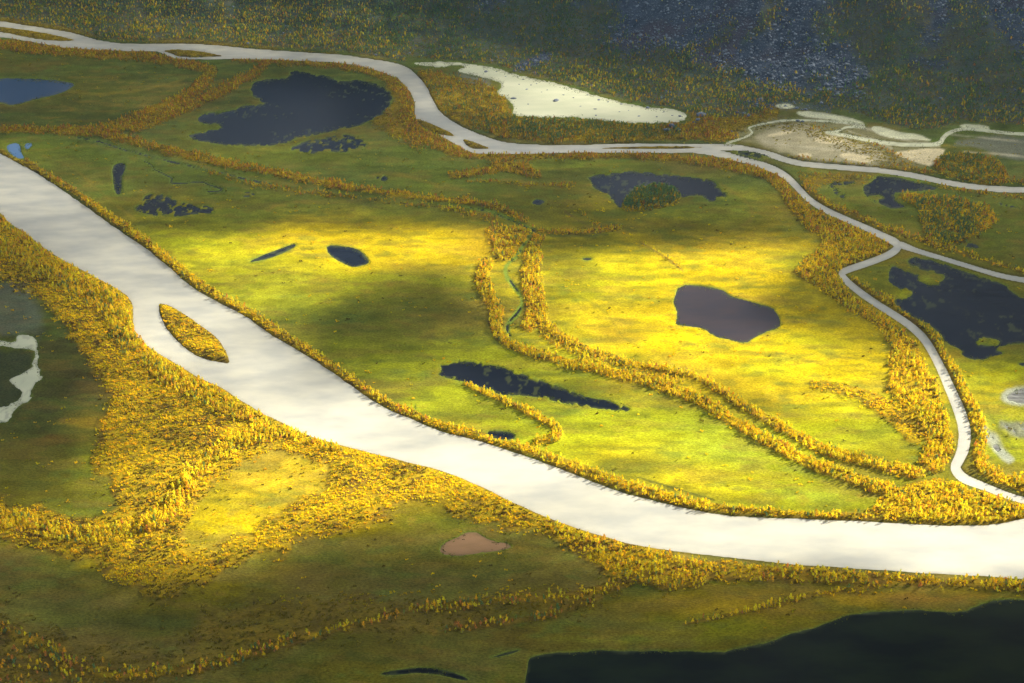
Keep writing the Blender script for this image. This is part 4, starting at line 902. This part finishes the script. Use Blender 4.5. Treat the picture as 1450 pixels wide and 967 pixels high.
DARK = [(530,452,120,32,.5),(600,420,50,24,.3),(1175,412,95,40,1.1),(1225,440,40,20,.5),(100,500,70,90,.9),(20,560,90,120,.8),(700,800,190,40,.8),(480,835,220,36,.9),(800,890,900,50,1.0),(100,870,220,60,.9),
  (1200,940,500,60,1.0),(0,820,110,30,.6),(780,770,60,30,.5),(1340,430,110,50,.9),(720,300,600,18,.5),(1000,318,160,16,.7),(830,340,50,14,.4),(600,830,100,20,.5),(640,480,60,20,.2),(1050,560,40,16,.3)]
def sunfrac(px, py, X, Y):
    o = np.zeros(px.shape)
    for x, y, rx, ry, s in LIT:
        o = np.maximum(o, s * np.exp(-(((px - x) / rx) ** 2 + ((py - y) / ry) ** 2) ** 1.6 * .75)) * 1.0
    for x, y, rx, ry, s in DARK:
        o = o * (1 - s * np.exp(-(((px - x) / rx) ** 2 + ((py - y) / ry) ** 2) ** 1.3 * .8))
    return o
step = 26.0
cx = np.arange(-2600 + OX, 2600 + OX, step); cy = np.arange(100 + OY, 4300 + OY, step)
cx = np.concatenate([np.arange(-5200, cx[0] - 20, 90), cx, np.arange(cx[-1] + 90, 8200, 90)]); cy = np.concatenate([np.arange(-4200, cy[0] - 20, 90), cy, np.arange(cy[-1] + 90, 7800, 90)])
CX, CY = np.meshgrid(cx, cy)
gx, gy = CX - OX, CY - OY
ppx, ppy, ww = project(gx, np.maximum(gy, 200), H(gx, gy))
fr = sunfrac(ppx, ppy, gx, gy)
inn = smooth(-260, -60, ppx) * smooth(1800, 1560, ppx) * smooth(-420, -150, ppy) * smooth(1300, 1080, ppy) * (gy > 420) * (ww > 0)
wild = smooth(.42, .62, fbm(CX / 900, CY / 900, 4, 95))
frac = fr * inn + wild * (1 - inn)
frac = np.clip(frac + (fbm(CX / 120, CY / 120, 4, 97) - .5) * .30 * smooth(.03, .3, frac), .012, 1)
tau = -np.log(frac) * math.sin(SUN_EL)
th = np.where(frac > .93, 0, tau / SIG)
lump = fbm(CX / 180, CY / 180, 4, 99)
bot = CZ - th * .35 + (lump - .5) * 60; topz = bot + th
nr, nc = CX.shape; ids = np.arange(nr * nc).reshape(nr, nc)
act = th > .5
fa = act[1:, :-1] | act[1:, 1:] | act[:-1, 1:] | act[:-1, :-1]
qt = np.stack([ids[:-1, :-1], ids[:-1, 1:], ids[1:, 1:], ids[1:, :-1]], -1)[fa]
qb = qt[:, ::-1] + nr * nc
vt = np.stack([CX, CY, topz], -1).reshape(-1, 3); vb = np.stack([CX, CY, bot], -1).reshape(-1, 3)
allv = np.concatenate([vt, vb]); z_ok = (th.ravel() <= .5)
allv[nr * nc:][z_ok] = vt[z_ok] - np.array([0, 0, .05])
# side walls along every open edge keep the body closed
walls = []
pad = np.zeros((nr + 1, nc + 1), bool); pad[1:-1, 1:-1] = fa
for (dj, di) in ((0, -1), (0, 1), (-1, 0), (1, 0)):
    for jj, ii in zip(*np.where(fa & ~pad[1 + dj:nr + dj, 1 + di:nc + di])):
        if (dj, di) == (0, -1): a, b = ids[jj + 1, ii], ids[jj, ii]
        elif (dj, di) == (0, 1): a, b = ids[jj, ii + 1], ids[jj + 1, ii + 1]
        elif (dj, di) == (-1, 0): a, b = ids[jj, ii], ids[jj, ii + 1]
        else: a, b = ids[jj + 1, ii + 1], ids[jj + 1, ii]
        walls.append([b, a, a + nr * nc, b + nr * nc])
q = np.concatenate([qt, qb, np.array(walls)])
u, inv = np.unique(q, return_inverse=True)
cm, nt, out = newmat('cloud_vapour')
vs_ = N(nt, 'ShaderNodeVolumeScatter'); vs_.inputs['Color'].default_value = (.97, .975, .98, 1); vs_.inputs['Density'].default_value = SIG; vs_.inputs['Anisotropy'].default_value = .3
nt.links.new(vs_.outputs[0], out.inputs['Volume'])
link('cloud_deck', mesh_from(allv[u], inv.reshape(q.shape), 'cloud_deck', [cm]), kind='structure', label='broken cloud deck over the valley')

# ---------------------------------------------------------------- air
hv = []
X0, X1, Y0, Y1, Z0, Z1 = -16500, 16500, -9500, 19500, -60, 700
Z1 = max(float(A[..., 2].max()) + 10, 700)
verts = [(x, y, z) for x in (X0, X1) for y in (Y0, Y1) for z in (Z0, Z1)]
fc = [(0,1,3,2),(4,6,7,5),(0,4,5,1),(2,3,7,6),(0,2,6,4),(1,5,7,3)]
hm, nt, out = newmat('valley_haze')
pv = N(nt, 'ShaderNodeVolumePrincipled'); pv.inputs['Color'].default_value = (.35, .62, 1, 1); pv.inputs['Density'].default_value = 1.6e-5; pv.inputs['Anisotropy'].default_value = .2
nt.links.new(pv.outputs[0], out.inputs['Volume'])
link('haze', mesh_from(np.array(verts, float), np.array(fc), 'haze', [hm], False), kind='stuff')
print('ground top', A[..., 2].max(), 'tris', sum(len(o.data.polygons) for o in C.objects if o.type == 'MESH' and o.data.name not in ('x',)))
